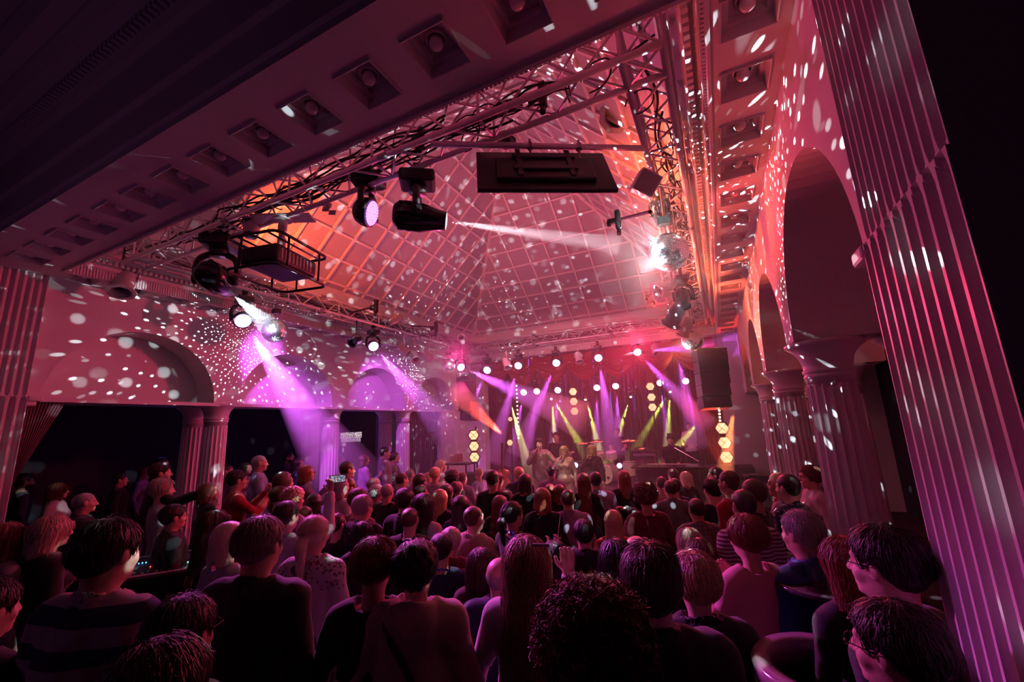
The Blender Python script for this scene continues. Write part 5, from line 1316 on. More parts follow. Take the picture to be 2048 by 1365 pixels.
for i, (x, y, d) in enumerate(REAR):
    p = at_depth(x, y, d); moving_head('wash_light', '%s purple light of the row behind the red swags, counted from the left' % ('first', 'second', 'third', 'fourth', 'fifth', 'sixth', 'seventh')[i], p, p+Vector((.1, -1, -.5)), p.z+.5, .85, 'wash', (.9, .45, 1.0), 22)
for i, (x, y, d) in enumerate(BEAMS):
    p = at_depth(x, y, d); moving_head('beam_light', 'small lime-yellow beam light over the stage, %s from the left' % ('first', 'second', 'third', 'fourth', 'fifth', 'sixth')[i], p, p+Vector((0, -1, -.9)), p.z+.3, .5, 'spot', (.95, 1.0, .35), 14)
# ------------------------------------------------------------ par cans
whitecan = mat('white_painted_can', (.60, .57, .58), .45, var=.08, bscale=20)
def par_can(label, c, tgt, s=1.0, m=None, topz=None, glow=None, barn=True):
    c = Vector(c); t = thing('par_can', label, 'stage light', c); m = m or whitecan
    R_ = (Vector(tgt)-c).to_track_quat('-Z', 'Y').to_matrix().to_4x4()
    bm = bmesh.new(); add_lathe(bm, [(.045*s, .20*s), (.075*s, .19*s), (.085*s, .15*s), (.098*s, .06*s), (.105*s, .05*s), (.105*s, -.14*s), (.112*s, -.145*s), (.112*s, -.16*s), (.100*s, -.16*s), (.098*s, -.06*s)], 26, R_, cap=False)
    add_lathe(bm, [(.001, .205*s), (.045*s, .20*s)], 20, R_, cap=False)
    obj('can', bm, m, t, True)
    bm = bmesh.new(); add_lathe(bm, [(.001, -.075*s), (.05*s, -.085*s), (.098*s, -.07*s)], 24, R_, cap=False)
    obj('lens', bm, mat('par_glow_%s' % label[:14], (.1, .1, .1), .2, emit=glow, estr=12) if glow else MATS.get('dark_lens_glass') or blackg, t, True)
    bm = bmesh.new()
    add_lathe(bm, [(.10*s, -.165*s), (.145*s, -.165*s), (.145*s, -.175*s), (.10*s, -.175*s)], 8, R_, cap=False)
    obj('filter_frame', bm, m, t)
    zt = (topz if topz else TZ)-c.z; sd = R_.to_3x3() @ Vector((1, 0, 0)); sd.z = 0; sd.normalize(); bm = bmesh.new()
    add_tube(bm, smooth_path([sd*.115*s, sd*.12*s+Vector((0, 0, .12*s)), Vector((0, 0, .19*s)), -sd*.12*s+Vector((0, 0, .12*s)), -sd*.115*s], 5), .009*s, 6)
    add_tube(bm, [(0, 0, .19*s), (0, 0, max(zt, .22*s))], .012, 8); obj('yoke', bm, m, t, True)
    return t
par_can('big white can spotlight with square frame in the near right truss corner', at_x(1238, 225, -.62), at_x(1238, 225, -.62)+Vector((-.1, -1.0, -.95)), 1.35, barn=True)
par_can('white can spotlight under the left end of the near truss', at_y(248, 562, 2.55), at_y(248, 562, 2.55)+Vector((.35, -.2, -1)), 1.15)
for i, (x, y, X, tg, lb) in enumerate(((712, 683, -6.45, (.2, -.9, -.4), 'small dark-mouthed can light right of the mirror ball on the left'), (808, 700, -6.4, (.8, .3, -.7), 'can light tilted right in the cluster before the left far corner'), (828, 712, -6.3, (.6, -.2, -.8), 'second can light in the cluster before the left far corner'), (857, 714, -6.3, (.5, .4, -.7), 'third can light in the cluster before the left far corner'),
        (790, 640, -6.2, (.2, .8, .6), 'can light lying above the left truss near the ring reflections'), (924, 680, -6.0, (.3, -.8, .3), 'round-eyed can light standing on the far left truss corner'),
        (1335, 578, -.35, (-.7, -.5, -.3), 'white can light facing left under the right truss'), (1352, 628, -.3, (-.6, .6, -.8), 'can light with magenta sheen on the right truss'), (1372, 655, -.3, (-.5, .4, -.9), 'white can light just above the far mirror ball'))):
    p = at_x(x, y, X); par_can(lb, p, p+Vector(tg), .8, m=blackm if i in (0,) else None, topz=max(p.z+.2, TZ))
for i, (x, y, tg) in enumerate(((1013, 728, (.5, -.4, -1)), (1157, 716, (.3, -.4, -1)), (1311, 700, (.2, -.5, -1)))):
    p = at_depth(x, y, 11.2); par_can('white can light hanging from the back truss, %s from the left' % ('first', 'second', 'third')[i], p, p+Vector(tg), .85, topz=p.z+.35)
# ------------------------------------------------------------ projector in its cage, on a white pole
PC_ = Vector((-3.93, 2.68, 4.13)); PA_ = math.radians(102)
t = thing('projector', 'black projector hanging in a tubular cage under the near truss', 'projector', PC_, PA_); t.scale = (1.1,)*3
k_ = .60
def rrect(w, d, z, r=.08, n=5):
    pts = []
    for cx, cyy, a0 in ((w/2-r, d/2-r, 0), (-w/2+r, d/2-r, 90), (-w/2+r, -d/2+r, 180), (w/2-r, -d/2+r, 270)):
        for q in range(n+1): a = math.radians(a0+90*q/n); pts.append(Vector((cx+r*math.cos(a), cyy+r*math.sin(a), z)))
    pts.append(pts[0].copy()); return pts
bm = bmesh.new(); add_rbox(bm, (0, 0, 0), (.52, .40, .17), .03, seg=3); add_rbox(bm, (0, 0, .09), (.36, .26, .04), .015); obj('body', bm, blackm, t)
bm = bmesh.new(); add_lathe(bm, [(.055, 0), (.055, .05), (.045, .06), (.04, .03), (.001, .03)], 24, Matrix.Translation((.26, .05, 0)) @ Matrix.Rotation(PI/2, 4, 'Y'), cap=False); obj('lens', bm, blackg, t, True)
bm = bmesh.new()
for z in (-.15, .15): add_tube(bm, rrect(.68, .54, z), .014, 8, False)
for sx in (-1, 1):
    for sy in (-1, 1): add_tube(bm, [(sx*.20, sy*.27, -.15), (sx*.20, sy*.27, .15)], .010, 8)
    add_tube(bm, [(sx*.34, .10, -.15), (sx*.34, .10, .15)], .010, 8)
for y in (-.16, 0, .16): add_tube(bm, [(-.34, y, .15), (.34, y, .15)], .009, 8)
obj('cage', bm, blackm, t, True)
bm = bmesh.new()
for q in range(9): add_box(bm, (-.2+q*.045, -.202, -.05), (-.18+q*.045, -.199, .05))
obj('vent_slats', bm, greym, t)
PT = at_y(572, 395, 2.60)
t = thing('projector_pole', 'white pole and bracket plate carrying the projector cage', 'pole', (PC_.x, PC_.y, PC_.z+.18))
L_ = TZ-PC_.z-.18
bm = bmesh.new(); add_tube(bm, [(0, 0, 0), (0, 0, L_)], .032, 18); add_tube(bm, [(0, 0, 0), (0, 0, .10)], .042, 18); add_tube(bm, [(0, 0, L_-.14), (0, 0, L_)], .045, 18); obj('tube', bm, whitecan, t, True)
bm = bmesh.new(); add_rbox(bm, (0, 0, L_), (.62, .19, .02), .006, Matrix.Rotation(.5, 4, 'Z')); add_lathe(bm, [(.09, L_-.03), (.09, L_-.012)], 24)
for q in (-.24, -.1, .1, .24): add_lathe(bm, [(.012, L_-.02), (.012, L_-.03)], 8, Matrix.Rotation(.5, 4, 'Z') @ Matrix.Translation((q, .05, 0)))
obj('bracket_plate', bm, whitecan, t)
t = thing('hoist_arm', 'small forked metal bracket sticking out right of the projector plate', 'bracket', at_y(655, 420, 2.75))
bm = bmesh.new(); add_rbox(bm, (-.06, 0, .05), (.17, .03, .05), .006, Matrix.Rotation(.45, 4, 'Y')); add_rbox(bm, (.03, .04, -.01), (.10, .012, .05), .004, Matrix.Rotation(.3, 4, 'Y')); add_rbox(bm, (.03, -.04, -.01), (.10, .012, .05), .004, Matrix.Rotation(.3, 4, 'Y')); obj('fork', bm, greym, t)
bm = bmesh.new(); add_tube(bm, [(0, 0, .05), (0, 0, TZ-t.location.z)], .008, 6); obj('rod', bm, greym, t)
t = thing('loudspeaker', 'white drum-shaped speaker hanging between the near truss and projector', 'speaker', at_y(503, 455, 2.62))
bm = bmesh.new(); add_lathe(bm, [(.085, .085), (.088, .08), (.075, -.075), (.068, -.08)], 28); obj('shell', bm, whitecan, t, True)
bm = bmesh.new(); add_lathe(bm, [(.068, -.078), (.06, -.12), (.03, -.125)], 24); obj('grille', bm, blackm, t, True)
bm = bmesh.new(); add_tube(bm, [(0, 0, .08), (0, 0, TZ-t.location.z)], .01, 6); obj('rod', bm, greym, t)
# ------------------------------------------------------------ television on a tube across the corner
hB, hT = 1.72, 2.22
BLp, BRp = Vector((-.80*hB, 1.41*hB, H+hB)), Vector((-.25*hB, 1.76*hB, H+hB))
TLp, TRp = Vector((-.70*hT, 1.21*hT, H+hT)), Vector((-.30*hT, 1.42*hT, H+hT))
ctr = (BLp+BRp+TLp+TRp)/4; ex_ = ((BRp+TRp)-(BLp+TLp)).normalized(); ez_ = ((TLp+TRp)-(BLp+BRp)); ez_ = (ez_-ex_*ez_.dot(ex_)).normalized(); ey_ = ez_.cross(ex_)
TVM = Matrix((ex_, ey_, ez_)).transposed().to_4x4()
t = thing('television', 'flat black screen seen from below, hung near the right corner of the truss', 'television', ctr); t.rotation_euler = TVM.to_euler()
w_, h_ = ((BRp-BLp).length+(TRp-TLp).length)/2, ((TLp-BLp).length+(TRp-BRp).length)/2
bm = bmesh.new(); add_rbox(bm, (0, 0, 0), (w_, .035, h_), .008); add_rbox(bm, (0, -.03, -.03), (w_*.72, .05, h_*.55), .015); obj('panel', bm, blackm, t)
sgn = 1 if (TVM.to_3x3() @ Vector((0, -1, 0))).dot(Vector((0, 0, H))-ctr) > 0 else -1
bm = bmesh.new()
for q in (-.2, .2): add_rbox(bm, (q, -.062, .06), (.04, .02, h_*.8), .004)
add_rbox(bm, (0, -.066, .12), (.5, .02, .05), .004); add_rbox(bm, (0, -.066, -.06), (.5, .02, .05), .004); obj('wall_mount', bm, mat('dark_grey_metal', (.06, .06, .07), .5, metal=.4), t)
bm = bmesh.new(); add_rbox(bm, (.3, -.05, -.12), (.10, .01, .035), .002); obj('rating_plate', bm, mat('plate_grey', (.25, .27, .28), .5), t)
pz = at_x(1290, 297, -.28); pl = at_z(862, 288, pz.z)
t = thing('support_tube', 'pale metal tube crossing the truss corner above the screen', 'tube', pl)
bm = bmesh.new(); add_tube(bm, [(0, 0, 0), pz-pl], .024, 14); obj('tube', bm, alum, t, True)
for f in (.45, .68):
    q = (pz-pl)*f; bm = bmesh.new(); add_tube(bm, [q+Vector((0, 0, .06)), q-Vector((0, 0, .12))], .011, 8); add_rbox(bm, q, (.05, .05, .05), .008); obj('clamp', bm, greym, t)
t = thing('white_box_speaker', 'small white cube speaker tilted on the right truss', 'speaker', at_x(1291, 368, -.33)); t.rotation_euler = (.5, .5, .6)
bm = bmesh.new(); add_rbox(bm, (0, 0, 0), (.19, .19, .19), .012, seg=3); obj('cabinet', bm, whitecan, t)
bm = bmesh.new(); add_rbox(bm, (0, -.098, 0), (.165, .006, .165), .002); obj('grille', bm, greym, t)
bm = bmesh.new(); add_tube(bm, [(0, .09, 0), (.05, .2, .12), (.1, .26, .3)], .01, 6); obj('bracket', bm, greym, t)
def clamp_arm(label, c, root, s=1.0):
    t = thing('clamp_arm', label, 'bracket', c); c = Vector(c); r0 = Vector(root)-c
    bm = bmesh.new(); add_tube(bm, [(0, 0, 0), r0], .013*s, 8); obj('arm', bm, blackm, t)
    bm = bmesh.new(); add_rbox(bm, (0, 0, 0), (.05*s, .05*s, .19*s), .01); add_rbox(bm, (-.05*s, 0, 0), (.10*s, .04*s, .05*s), .01); add_tube(bm, [(0, 0, -.09*s), (0, -.02*s, -.15*s)], .02*s, 10); add_lathe(bm, [(.03*s, 0), (.03*s, .03*s)], 10, Matrix.Translation((-.10*s, 0, -.02*s)) @ Matrix.Rotation(PI/2, 4, 'Y')); obj('clamp', bm, blackm, t)
clamp_arm('black clamp on an arm left of the right truss spotlight', at_x(1236, 440, -.62), at_x(1300, 424, -.25))
clamp_arm('lower black clamp on an arm under the large mirror ball', at_x(1306, 592, -.75), at_x(1350, 580, -.25), 1.2)
clamp_arm('black clamp on an arm above the left truss', at_x(752, 613, -5.9), at_x(705, 625, -6.4), 1.4)
clamp_arm('black clamp on an arm above the far left truss corner', at_x(872, 655, -5.8), at_x(822, 652, -6.4), 1.4)
clamp_arm('black clamp hanging under the near truss left of the round wash light', at_y(842, 275, 2.55), at_y(850, 262, 2.6), 1.0)
clamp_arm('black clamp in the middle of the near truss', at_y(1085, 190, 2.55), at_y(1090, 170, 2.6), 1.1)
# ------------------------------------------------------------ line array loudspeakers
def line_array(label, x, y, dep, w, h, yaw):
    c = at_depth(x, y, dep); t = thing('line_array_speaker', label, 'loudspeaker', c, yaw)
    n = 5
    for i in range(n):
        z = h/2-(i+.5)*h/n; bm = bmesh.new(); T = Matrix.Translation((0, i*i*.006, z)) @ Matrix.Rotation(-.014*i*i*.5, 4, 'X')
        add_rbox(bm, (0, 0, 0), (w*(1-.02*i), w*.62, h/n*.99), .006, T); obj('cabinet', bm, blackm, t)
    bm = bmesh.new(); add_tube(bm, [(-w*.3, 0, h/2), (-w*.3, 0, 4.9-c.z)], .006, 6); add_tube(bm, [(w*.3, 0, h/2), (w*.3, 0, 4.9-c.z)], .006, 6); add_rbox(bm, (0, 0, h/2+.03), (w, .08, .04), .008); obj('flying_frame', bm, greym, t)
line_array('tall black loudspeaker array hanging at the right of the stage', 1425, 758, 9.6, .66, 1.35, math.radians(20))
line_array('black loudspeaker array hanging at the left of the stage', 933, 795, 11.0, .46, 1.2, math.radians(-15))
# ------------------------------------------------------------ STAGE
STG = .36
bm = bmesh.new(); add_box(bm, (-6.2, 8.75, 0), (-.3, 15.6, STG)); struct('floor_stage', bm, mat('stage_deck', (.10, .045, .05), .45, var=.25, bscale=4))
bm = bmesh.new(); add_box(bm, (-4.5, 11.7, STG), (-2.2, 14.2, .64)); tag(obj('drum_riser', bm, blackm), 'low black riser carrying the drum kit', 'riser')
bm = bmesh.new(); add_box(bm, (-1.9, 12.3, STG), (-.3, 14.2, .62)); tag(obj('keyboard_riser', bm, blackm), 'low black riser at the right rear of the stage', 'riser')
# swagged valance
t = thing('stage_valance', 'red velvet valance gathered in swags over the stage front', 'curtain', (SX0, 11.75, 4.15))
nsw = 7; W = (SX1-SX0)/nsw
for i in range(nsw):
    bm = bmesh.new(); N1, N2 = 26, 16; g = []
    for a in range(N1+1):
        u = a/N1; row = []
        for b in range(N2+1):
            v = b/N2; drop = .18+.55*v*(1-(2*u-1)**2)**.8+.10*v
            y = -.05-.05*math.sin(v*PI)-.028*math.sin(v*30+2*abs(u-.5)*3)*math.sin(PI*u)**.6
            row.append(bm.verts.new((W*(i+u*1.06-.03), y-.01*(i % 2), .28-drop)))
        g.append(row)
    for a in range(N1):
        for b in range(N2): bm.faces.new((g[a][b], g[a+1][b], g[a+1][b+1], g[a][b+1]))
    obj('swag', bm, redvel, t, True)
bm = bmesh.new(); add_box(bm, (0, 0, .0), (W*nsw, .04, .30)); obj('pelmet_board', bm, redvel, t)
for i, (x0, x1, lb) in enumerate(((SX0-.02, SX0+.75, 'dark red drape at the left edge of the stage opening'), (SX1-.7, SX1+.02, 'dark red drape at the right edge of the stage opening'))):
    bm = bmesh.new(); g = []; n = 40
    for a in range(n+1):
        x = x0+(x1-x0)*a/n; g.append([bm.verts.new((x, 12.35+.05*math.sin(a*1.35), z)) for z in (STG, 1.5, 3, 4.3)])
    for a, b in zip(g, g[1:]):
        for k in range(3): bm.faces.new((a[k], b[k], b[k+1], a[k+1]))
    tag(obj('side_drape', bm, mat('dark_red_drape', (.10, .008, .014), .8, sheen=.4), None, True), lb, 'curtain')
bm = bmesh.new(); g = []; n = 260
for a in range(n+1):
    x = -6.2+6.1*a/n; g.append([bm.verts.new((x, 15.2+.07*math.sin(a*.9)+.03*math.sin(a*.37), z)) for z in (STG, 4.6)])
for a, b in zip(g, g[1:]): bm.faces.new((a[0], b[0], b[1], a[1]))
tag(obj('backdrop_curtain', bm, mat('plum_backdrop_cloth', (.05, .012, .03), .7, sheen=.4), None, True), 'pleated plum backdrop curtain behind the band', 'curtain')
bm = bmesh.new(); rg = random.Random(5)
for i in range(90):
    x = rg.uniform(-5.3, -.9); y = rg.uniform(14.5, 14.9); z1 = rg.uniform(3.2, 4.3); z0 = z1-rg.uniform(.4, 1.4); w = rg.uniform(.012, .03); a = rg.uniform(0, PI)
    P = [Vector((x+w*math.cos(a), y+w*math.sin(a), z)) for z in (z0, z1)]+[Vector((x-w*math.cos(a), y-w*math.sin(a), z)) for z in (z1, z0)]
    bm.faces.new([bm.verts.new(p) for p in P])
tag(obj('foil_streamers', bm, mat('blue_foil_streamer', (.12, .18, .85), .25, metal=.8)), 'thin blue foil streamers hanging behind the band', 'decoration', kind='stuff')
for i, (x, y0, y1, d) in enumerate(((1056, 705, 790, 11.5), (1183, 690, 760, 11.5), (1242, 712, 890, 11.3), (1205, 700, 850, 12), (1043, 430, 450, 5), (1048, 470, 700, 8))):
    if i > 3: continue
    a = at_depth(x, y0, d); b = at_depth(x+4, y1, d); b.x = a.x; b.y = a.y; bm = bmesh.new(); L = a.z-b.z
    for k in range(int(L/.02)):
        q = rg.uniform(0, 2*PI); c = Vector((0, 0, -k*.02)); e = Vector((math.cos(q)*.014, math.sin(q)*.014, .006)); f = Vector((0, 0, .007)); bm.faces.new([bm.verts.new(p) for p in (c-e-f, c+e-f, c+e+f, c-e+f)])
    tag(obj('tinsel_string', bm, mat('blue_foil_streamer'), loc=a), '%s blue tinsel string hanging before the stage, from the left' % ('leftmost', 'second', 'fourth', 'third')[i], 'decoration')
# ------------------------------------------------------------ lamp towers
def hexlamp(t, c, r, gs, yaw):
    T = Matrix.Translation(c) @ Matrix.Rotation(yaw, 4, 'Z') @ Matrix.Rotation(PI/2, 4, 'X')
    bm = bmesh.new(); add_lathe(bm, [(r*1.32, -.05), (r*1.32, .02), (r*1.1, .03), (r*1.05, .012)], 6, T, cap=False); add_lathe(bm, [(.01, -.10), (r*.7, -.09), (r*1.32, -.05)], 6, T, cap=False)
    h = obj('lamp_housing', bm, mat('copper_lamp_housing', (.25, .04, .03), .4, metal=.5), t)
    bm = bmesh.new(); add_lathe(bm, [(.001, .022), (r*.6, .02), (r, .008)], 28, T, cap=False)
    obj('lamp_lens', bm, mat('blinder_glow', (.9, .7, .4), .4, emit=(1.0, .84, .42), estr=gs), h, True)
    bm = bmesh.new()
    for a in (PI/4, 3*PI/4): add_box(bm, (-r, -.0045, .026), (r, .0045, .032), T @ Matrix.Rotation(a, 4, 'Z'))
    obj('lamp_cross', bm, mat('filament_bar', (.35, .10, .03), .5), h)
for k, (pts, r, lb) in enumerate(zip(TOWERS, (.112, .128, .12, .12), ('stand of three round glowing lamps at the left of the stage', 'stand of three large round glowing lamps at the right of the stage', 'rear left stack of three round glowing lamps above the guitarist', 'rear right stack of three round glowing lamps above the keyboards'))):
    base = Vector(pts[-1]); fz = {0: 1.28, 1: 1.28}.get(k, STG)
    t = thing('lamp_tower', lb, 'stage light', (base.x, base.y+.1, fz)); o = Vector(t.location)
    yaw = math.atan2(-(0-base.x), -(base.y))+0; yaw = math.atan2(base.x, -base.y)+PI
    for p in pts: hexlamp(t, Vector(p)-o, r, 1.05, math.atan2(-base.x, base.y)*-1*0+math.atan2(base.x-0, base.y)*-1)
    bm = bmesh.new(); top = Vector(pts[0])-o; add_tube(bm, [(0, .02, 0), (top.x, top.y+.12, top.z+.2)], .02, 8); add_rbox(bm, (0, 0, .015), (.4, .3, .03), .005); obj('pole', bm, blackm, t)
    c = sum((Vector(p) for p in pts), Vector())/3
    lamp('SPOT', 'tower_lamp', c+Vector((-c.x, -c.y, 0)).normalized()*.15, 22 if k < 2 else 25, (1, .4, .2), (-2.5, 2, 1.5), .2, 150, 1, haze=.6)
# white panels / cases beside the stage
for i, (x, y, w, h, d, lb) in enumerate(((950, 955, 1.1, .95, 10.4, 'black bass cabinet under the left lamp stand'), (1447, 955, 1.3, .95, 9.7, 'black bass cabinet under the right lamp stand'))):
    c = at_depth(x, y, d); t = thing('bass_cabinet', lb, 'loudspeaker', (c.x, c.y+.15, 0))
    bm = bmesh.new(); add_rbox(bm, (0, 0, .64), (w, .7, 1.27), .02); obj('cabinet', bm, blackm, t)
    bm = bmesh.new(); add_rbox(bm, (0, -.355, .64), (w*.92, .012, 1.16), .004); obj('grille', bm, mat('speaker_grille', (.03, .03, .035), .7, bump=.5, bscale=300), t)
def strip(label, x0, y0, x1, y1, d, n, col, gs):
    a, b = at_depth(x0, y0, d), at_depth(x1, y1, d); t = thing('light_strip', label, 'stage light', a); bm = bmesh.new(); add_tube(bm, [(0, .02, 0), b-a+Vector((0, .02, 0))], .012, 6); obj('rail', bm, blackm, t)
    for i in range(n):
        c = (b-a)*(i/(n-1)); bm = bmesh.new(); bmesh.ops.create_icosphere(bm, subdivisions=2, radius=.024, matrix=Matrix.Translation(c)); obj('bulb', bm, mat('strip_bulb', (1, .8, .5), .4, emit=col, estr=gs), t, True)
strip('vertical row of small warm bulbs left of the band', 1033, 772, 1037, 877, 13.4, 14, (1, .62, .35), 9)
strip('short vertical row of warm bulbs under the right loudspeaker', 1438, 815, 1440, 842, 9.7, 5, (1, .62, .35), 9)
t = thing('par_can', 'hexagonal orange spotlight at the left of the band throwing a red beam', 'stage light', at_depth(1020, 886, 11.2)); hexlamp(t, Vector(), .075, 2.6, .3)
bm = bmesh.new(); add_tube(bm, [(0, .08, 0), (0, .08, STG-t.location.z)], .018, 8); obj('pole', bm, blackm, t)
t = thing('par_can', 'upper hexagonal orange spotlight at the left of the band', 'stage light', at_depth(1020.5, 839, 11.3)); hexlamp(t, Vector(), .055, 2.6, .3)
bm = bmesh.new(); add_tube(bm, [(0, .06, 0), (0, .06, -.6)], .014, 8); obj('pole', bm, blackm, t)
# ------------------------------------------------------------ drum kit
dc = at_depth(1214, 930, 12.3); DZ = .64
pearl = mat('pearl_drum_shell', (.62, .56, .44), .3, var=.15, bscale=30); headm = mat('drum_skin', (.70, .62, .48), .5)
t = thing('drum_kit', 'pale drum kit with a large bass drum behind the singers', 'drum kit', (dc.x, dc.y, DZ))
def drum(nm, c, r, h, T, parent=t):
    M_ = Matrix.Translation(c) @ T; bm = bmesh.new(); add_lathe(bm, [(r, -h/2), (r, h/2)], 32, M_, cap=False); d = obj(nm, bm, pearl, parent, True)
    bm = bmesh.new(); add_lathe(bm, [(.001, h/2), (r*.98, h/2)], 32, M_, cap=False); add_lathe(bm, [(.001, -h/2), (r*.98, -h/2)], 32, M_, cap=False); obj('drumhead', bm, headm, d)
    for z in (-h/2, h/2):
        bm = bmesh.new(); add_lathe(bm, [(r*.97, z-.012), (r*1.03, z-.012), (r*1.03, z+.012), (r*.97, z+.012)], 32, M_, cap=False); obj('hoop', bm, chrome, d, True)
    return d
FX = Matrix.Rotation(PI/2, 4, 'X') @ Matrix.Identity(4)
bd = drum('bass_drum', (0, 0, .29), .28, .42, Matrix.Rotation(-.25, 4, 'Z') @ FX)
bm = bmesh.new(); add_lathe(bm, [(.001, 0), (.045, 0), (.045, .004), (.001, .004)], 20, Matrix.Rotation(-.25, 4, 'Z') @ Matrix.Translation((.12, -.215, .20)) @ FX); obj('sound_hole', bm, blackm, bd)
drum('tom', (-.22, .05, .78), .15, .20, Matrix.Rotation(.25, 4, 'X')); drum('tom', (.14, .05, .80), .16, .20, Matrix.Rotation(.25, 4, 'X')); drum('floor_tom', (.62, .18, .42), .20, .38, Matrix.Identity(4)); drum('snare_drum', (-.45, .35, .60), .18, .14, Matrix.Identity(4))
brass = mat('cymbal_brass', (.75, .58, .25), .25, metal=1)
for i, (x, y, z, r) in enumerate(((-.75, .1, 1.18, .22), (-.35, .25, 1.22, .24), (.65, .2, 1.22, .25), (.95, .3, .98, .2))):
    bm = bmesh.new(); add_tube(bm, [(x, y, 0), (x, y, z)], .012, 8); s_ = obj('cymbal_stand', bm, chrome, t)
    bm = bmesh.new(); add_lathe(bm, [(.001, .02), (.03, .018), (.06, .004), (r, -.012), (r, -.016), (.02, 0)], 32, Matrix.Translation((x, y, z)) @ Matrix.Rotation(.18, 4, 'X'), cap=False); obj('cymbal', bm, brass, s_, True)
# ------------------------------------------------------------ instruments
kc = at_depth(1335, 931, 9.9)
t = thing('grand_piano', 'black piano shell with a thin top at the right of the stage', 'piano', (kc.x, kc.y, STG)); zt = kc.z-STG
bm = bmesh.new(); add_rbox(bm, (0, 0, zt-.02), (1.55, .75, .035), .01); obj('lid', bm, blackg, t)
bm = bmesh.new(); add_rbox(bm, (0, .02, zt-.20), (1.42, .6, .32), .04); obj('case', bm, blackg, t)
for x in (-.6, .6):
    bm = bmesh.new(); add_lathe(bm, [(.03, 0), (.035, .1), (.05, zt-.4), (.06, zt-.3)], 12, Matrix.Translation((x, .0, 0))); obj('leg', bm, blackg, t)
bm = bmesh.new(); add_box(bm, (-.5, .22, zt-.02), (.5, .33, zt+.005)); obj('keyboard', bm, mat('piano_keys', (.8, .78, .74), .3), t)
bm = bmesh.new(); add_tube(bm, [(-.25, 0, zt), (-.28, .05, zt+.2), (-.1, .05, zt+.2), (-.13, 0, zt)], .008, 6); obj('music_desk', bm, chrome, t)
kc2 = at_depth(1385, 893, 12.6)
t = thing('electronic_keyboard', 'keyboard on a stand before the standing player in white shirt', 'keyboard', (kc2.x, kc2.y, .62)); zk = kc2.z-.62
bm = bmesh.new(); add_rbox(bm, (0, 0, zk), (1.2, .3, .09), .015); obj('case', bm, blackm, t)
bm = bmesh.new(); add_tube(bm, [(-.45, 0, 0), (.45, 0, zk-.05)], .018, 8); add_tube(bm, [(.45, 0, 0), (-.45, 0, zk-.05)], .018, 8); obj('stand', bm, blackm, t)
bm = bmesh.new(); add_box(bm, (-.5, -.1, zk+.045), (.5, .1, zk+.055)); obj('keys', bm, mat('piano_keys'), t)
def guitar(label, loc, rz, tilt, scale, topc, acoustic=True):
    t = thing('acoustic_guitar' if acoustic else 'electric_guitar', label, 'guitar', loc, rz); t.scale = (scale,)*3; t.rotation_euler = (0, tilt, rz)
    prof = [(0, -.24), (.10, -.235), (.17, -.19), (.195, -.12), (.185, -.04), (.14, .02), (.115, .06), (.125, .12), (.145, .17), (.13, .22), (.07, .245), (0, .25)]
    if not acoustic: prof = [(x*.82, z*.8) for x, z in prof]
    out = [Vector((x, 0, z)) for x, z in prof]+[Vector((-x, 0, z)) for x, z in prof[::-1][1:-1]]; th = .05 if acoustic else .022
    bm = bmesh.new(); F = [bm.verts.new(p+Vector((0, -th, 0))) for p in out]; B = [bm.verts.new(p+Vector((0, th, 0))) for p in out]
    bm.faces.new(F); bm.faces.new(B[::-1]); [bm.faces.new((F[i], B[i], B[(i+1) % len(F)], F[(i+1) % len(F)])) for i in range(len(F))]
    obj('body', bm, mat('sunburst_wood_%d' % acoustic, topc, .25, var=.3, bscale=8), t)
    bm = bmesh.new(); add_rbox(bm, (0, -th-.008, .46), (.05, .02, .50), .006); obj('neck', bm, mat('guitar_neck_wood', (.08, .04, .02), .4), t)
    bm = bmesh.new(); add_rbox(bm, (0, -th-.008, .77), (.075, .018, .15), .01); obj('headstock', bm, mat('guitar_neck_wood'), t)
    bm = bmesh.new(); add_lathe(bm, [(.001, 0), (.05, 0)], 24, Matrix.Translation((0, -th-.002, .04)) @ FX, cap=False); add_box(bm, (-.06, -th-.012, -.13), (.06, -th, -.11)); obj('sound_hole', bm, blackm, t)
    return t
gc = at_depth(1007, 962, 9.6); guitar('sunburst acoustic guitar standing at the left front of the stage', (gc.x, gc.y, gc.z), -.2, 0.05, 1.0, (.55, .20, .05))
bm = bmesh.new(); add_tube(bm, [(-.2, 0, 0), (0, 0, .5), (.2, 0, 0)], .012, 8); add_tube(bm, [(0, .02, .5), (0, .02, 1.15)], .012, 8); add_tube(bm, [(0, .25, 0), (0, .02, .5)], .012, 8)
tag(obj('guitar_stand', bm, blackm, loc=(gc.x, gc.y+.08, STG)), 'black stand holding the acoustic guitar', 'stand')
for i, (x, y, w, h, d, lb) in enumerate(((1291, 920, .75, .55, 12.6, 'black amplifier box right of the drum kit'), (1153, 935, .45, .35, 12.4, 'small amplifier box left of the bass drum'))):
    c = at_depth(x, y, d); zf = STG; t = thing('amplifier', lb, 'amplifier', (c.x, c.y, zf)); hh = max(h, c.z+h/2-zf)
    bm = bmesh.new(); add_rbox(bm, (0, 0, hh/2), (w, .35, hh), .02); obj('cabinet', bm, blackm, t)
    bm = bmesh.new(); add_rbox(bm, (0, -.18, hh*.45), (w*.86, .01, hh*.7), .004); obj('grille', bm, mat('amp_cloth', (.10, .04, .04), .8, bump=.4, bscale=200), t)
    bm = bmesh.new(); add_rbox(bm, (0, -.178, hh*.9), (w*.86, .012, .07), .003); obj('control_panel', bm, greym, t)
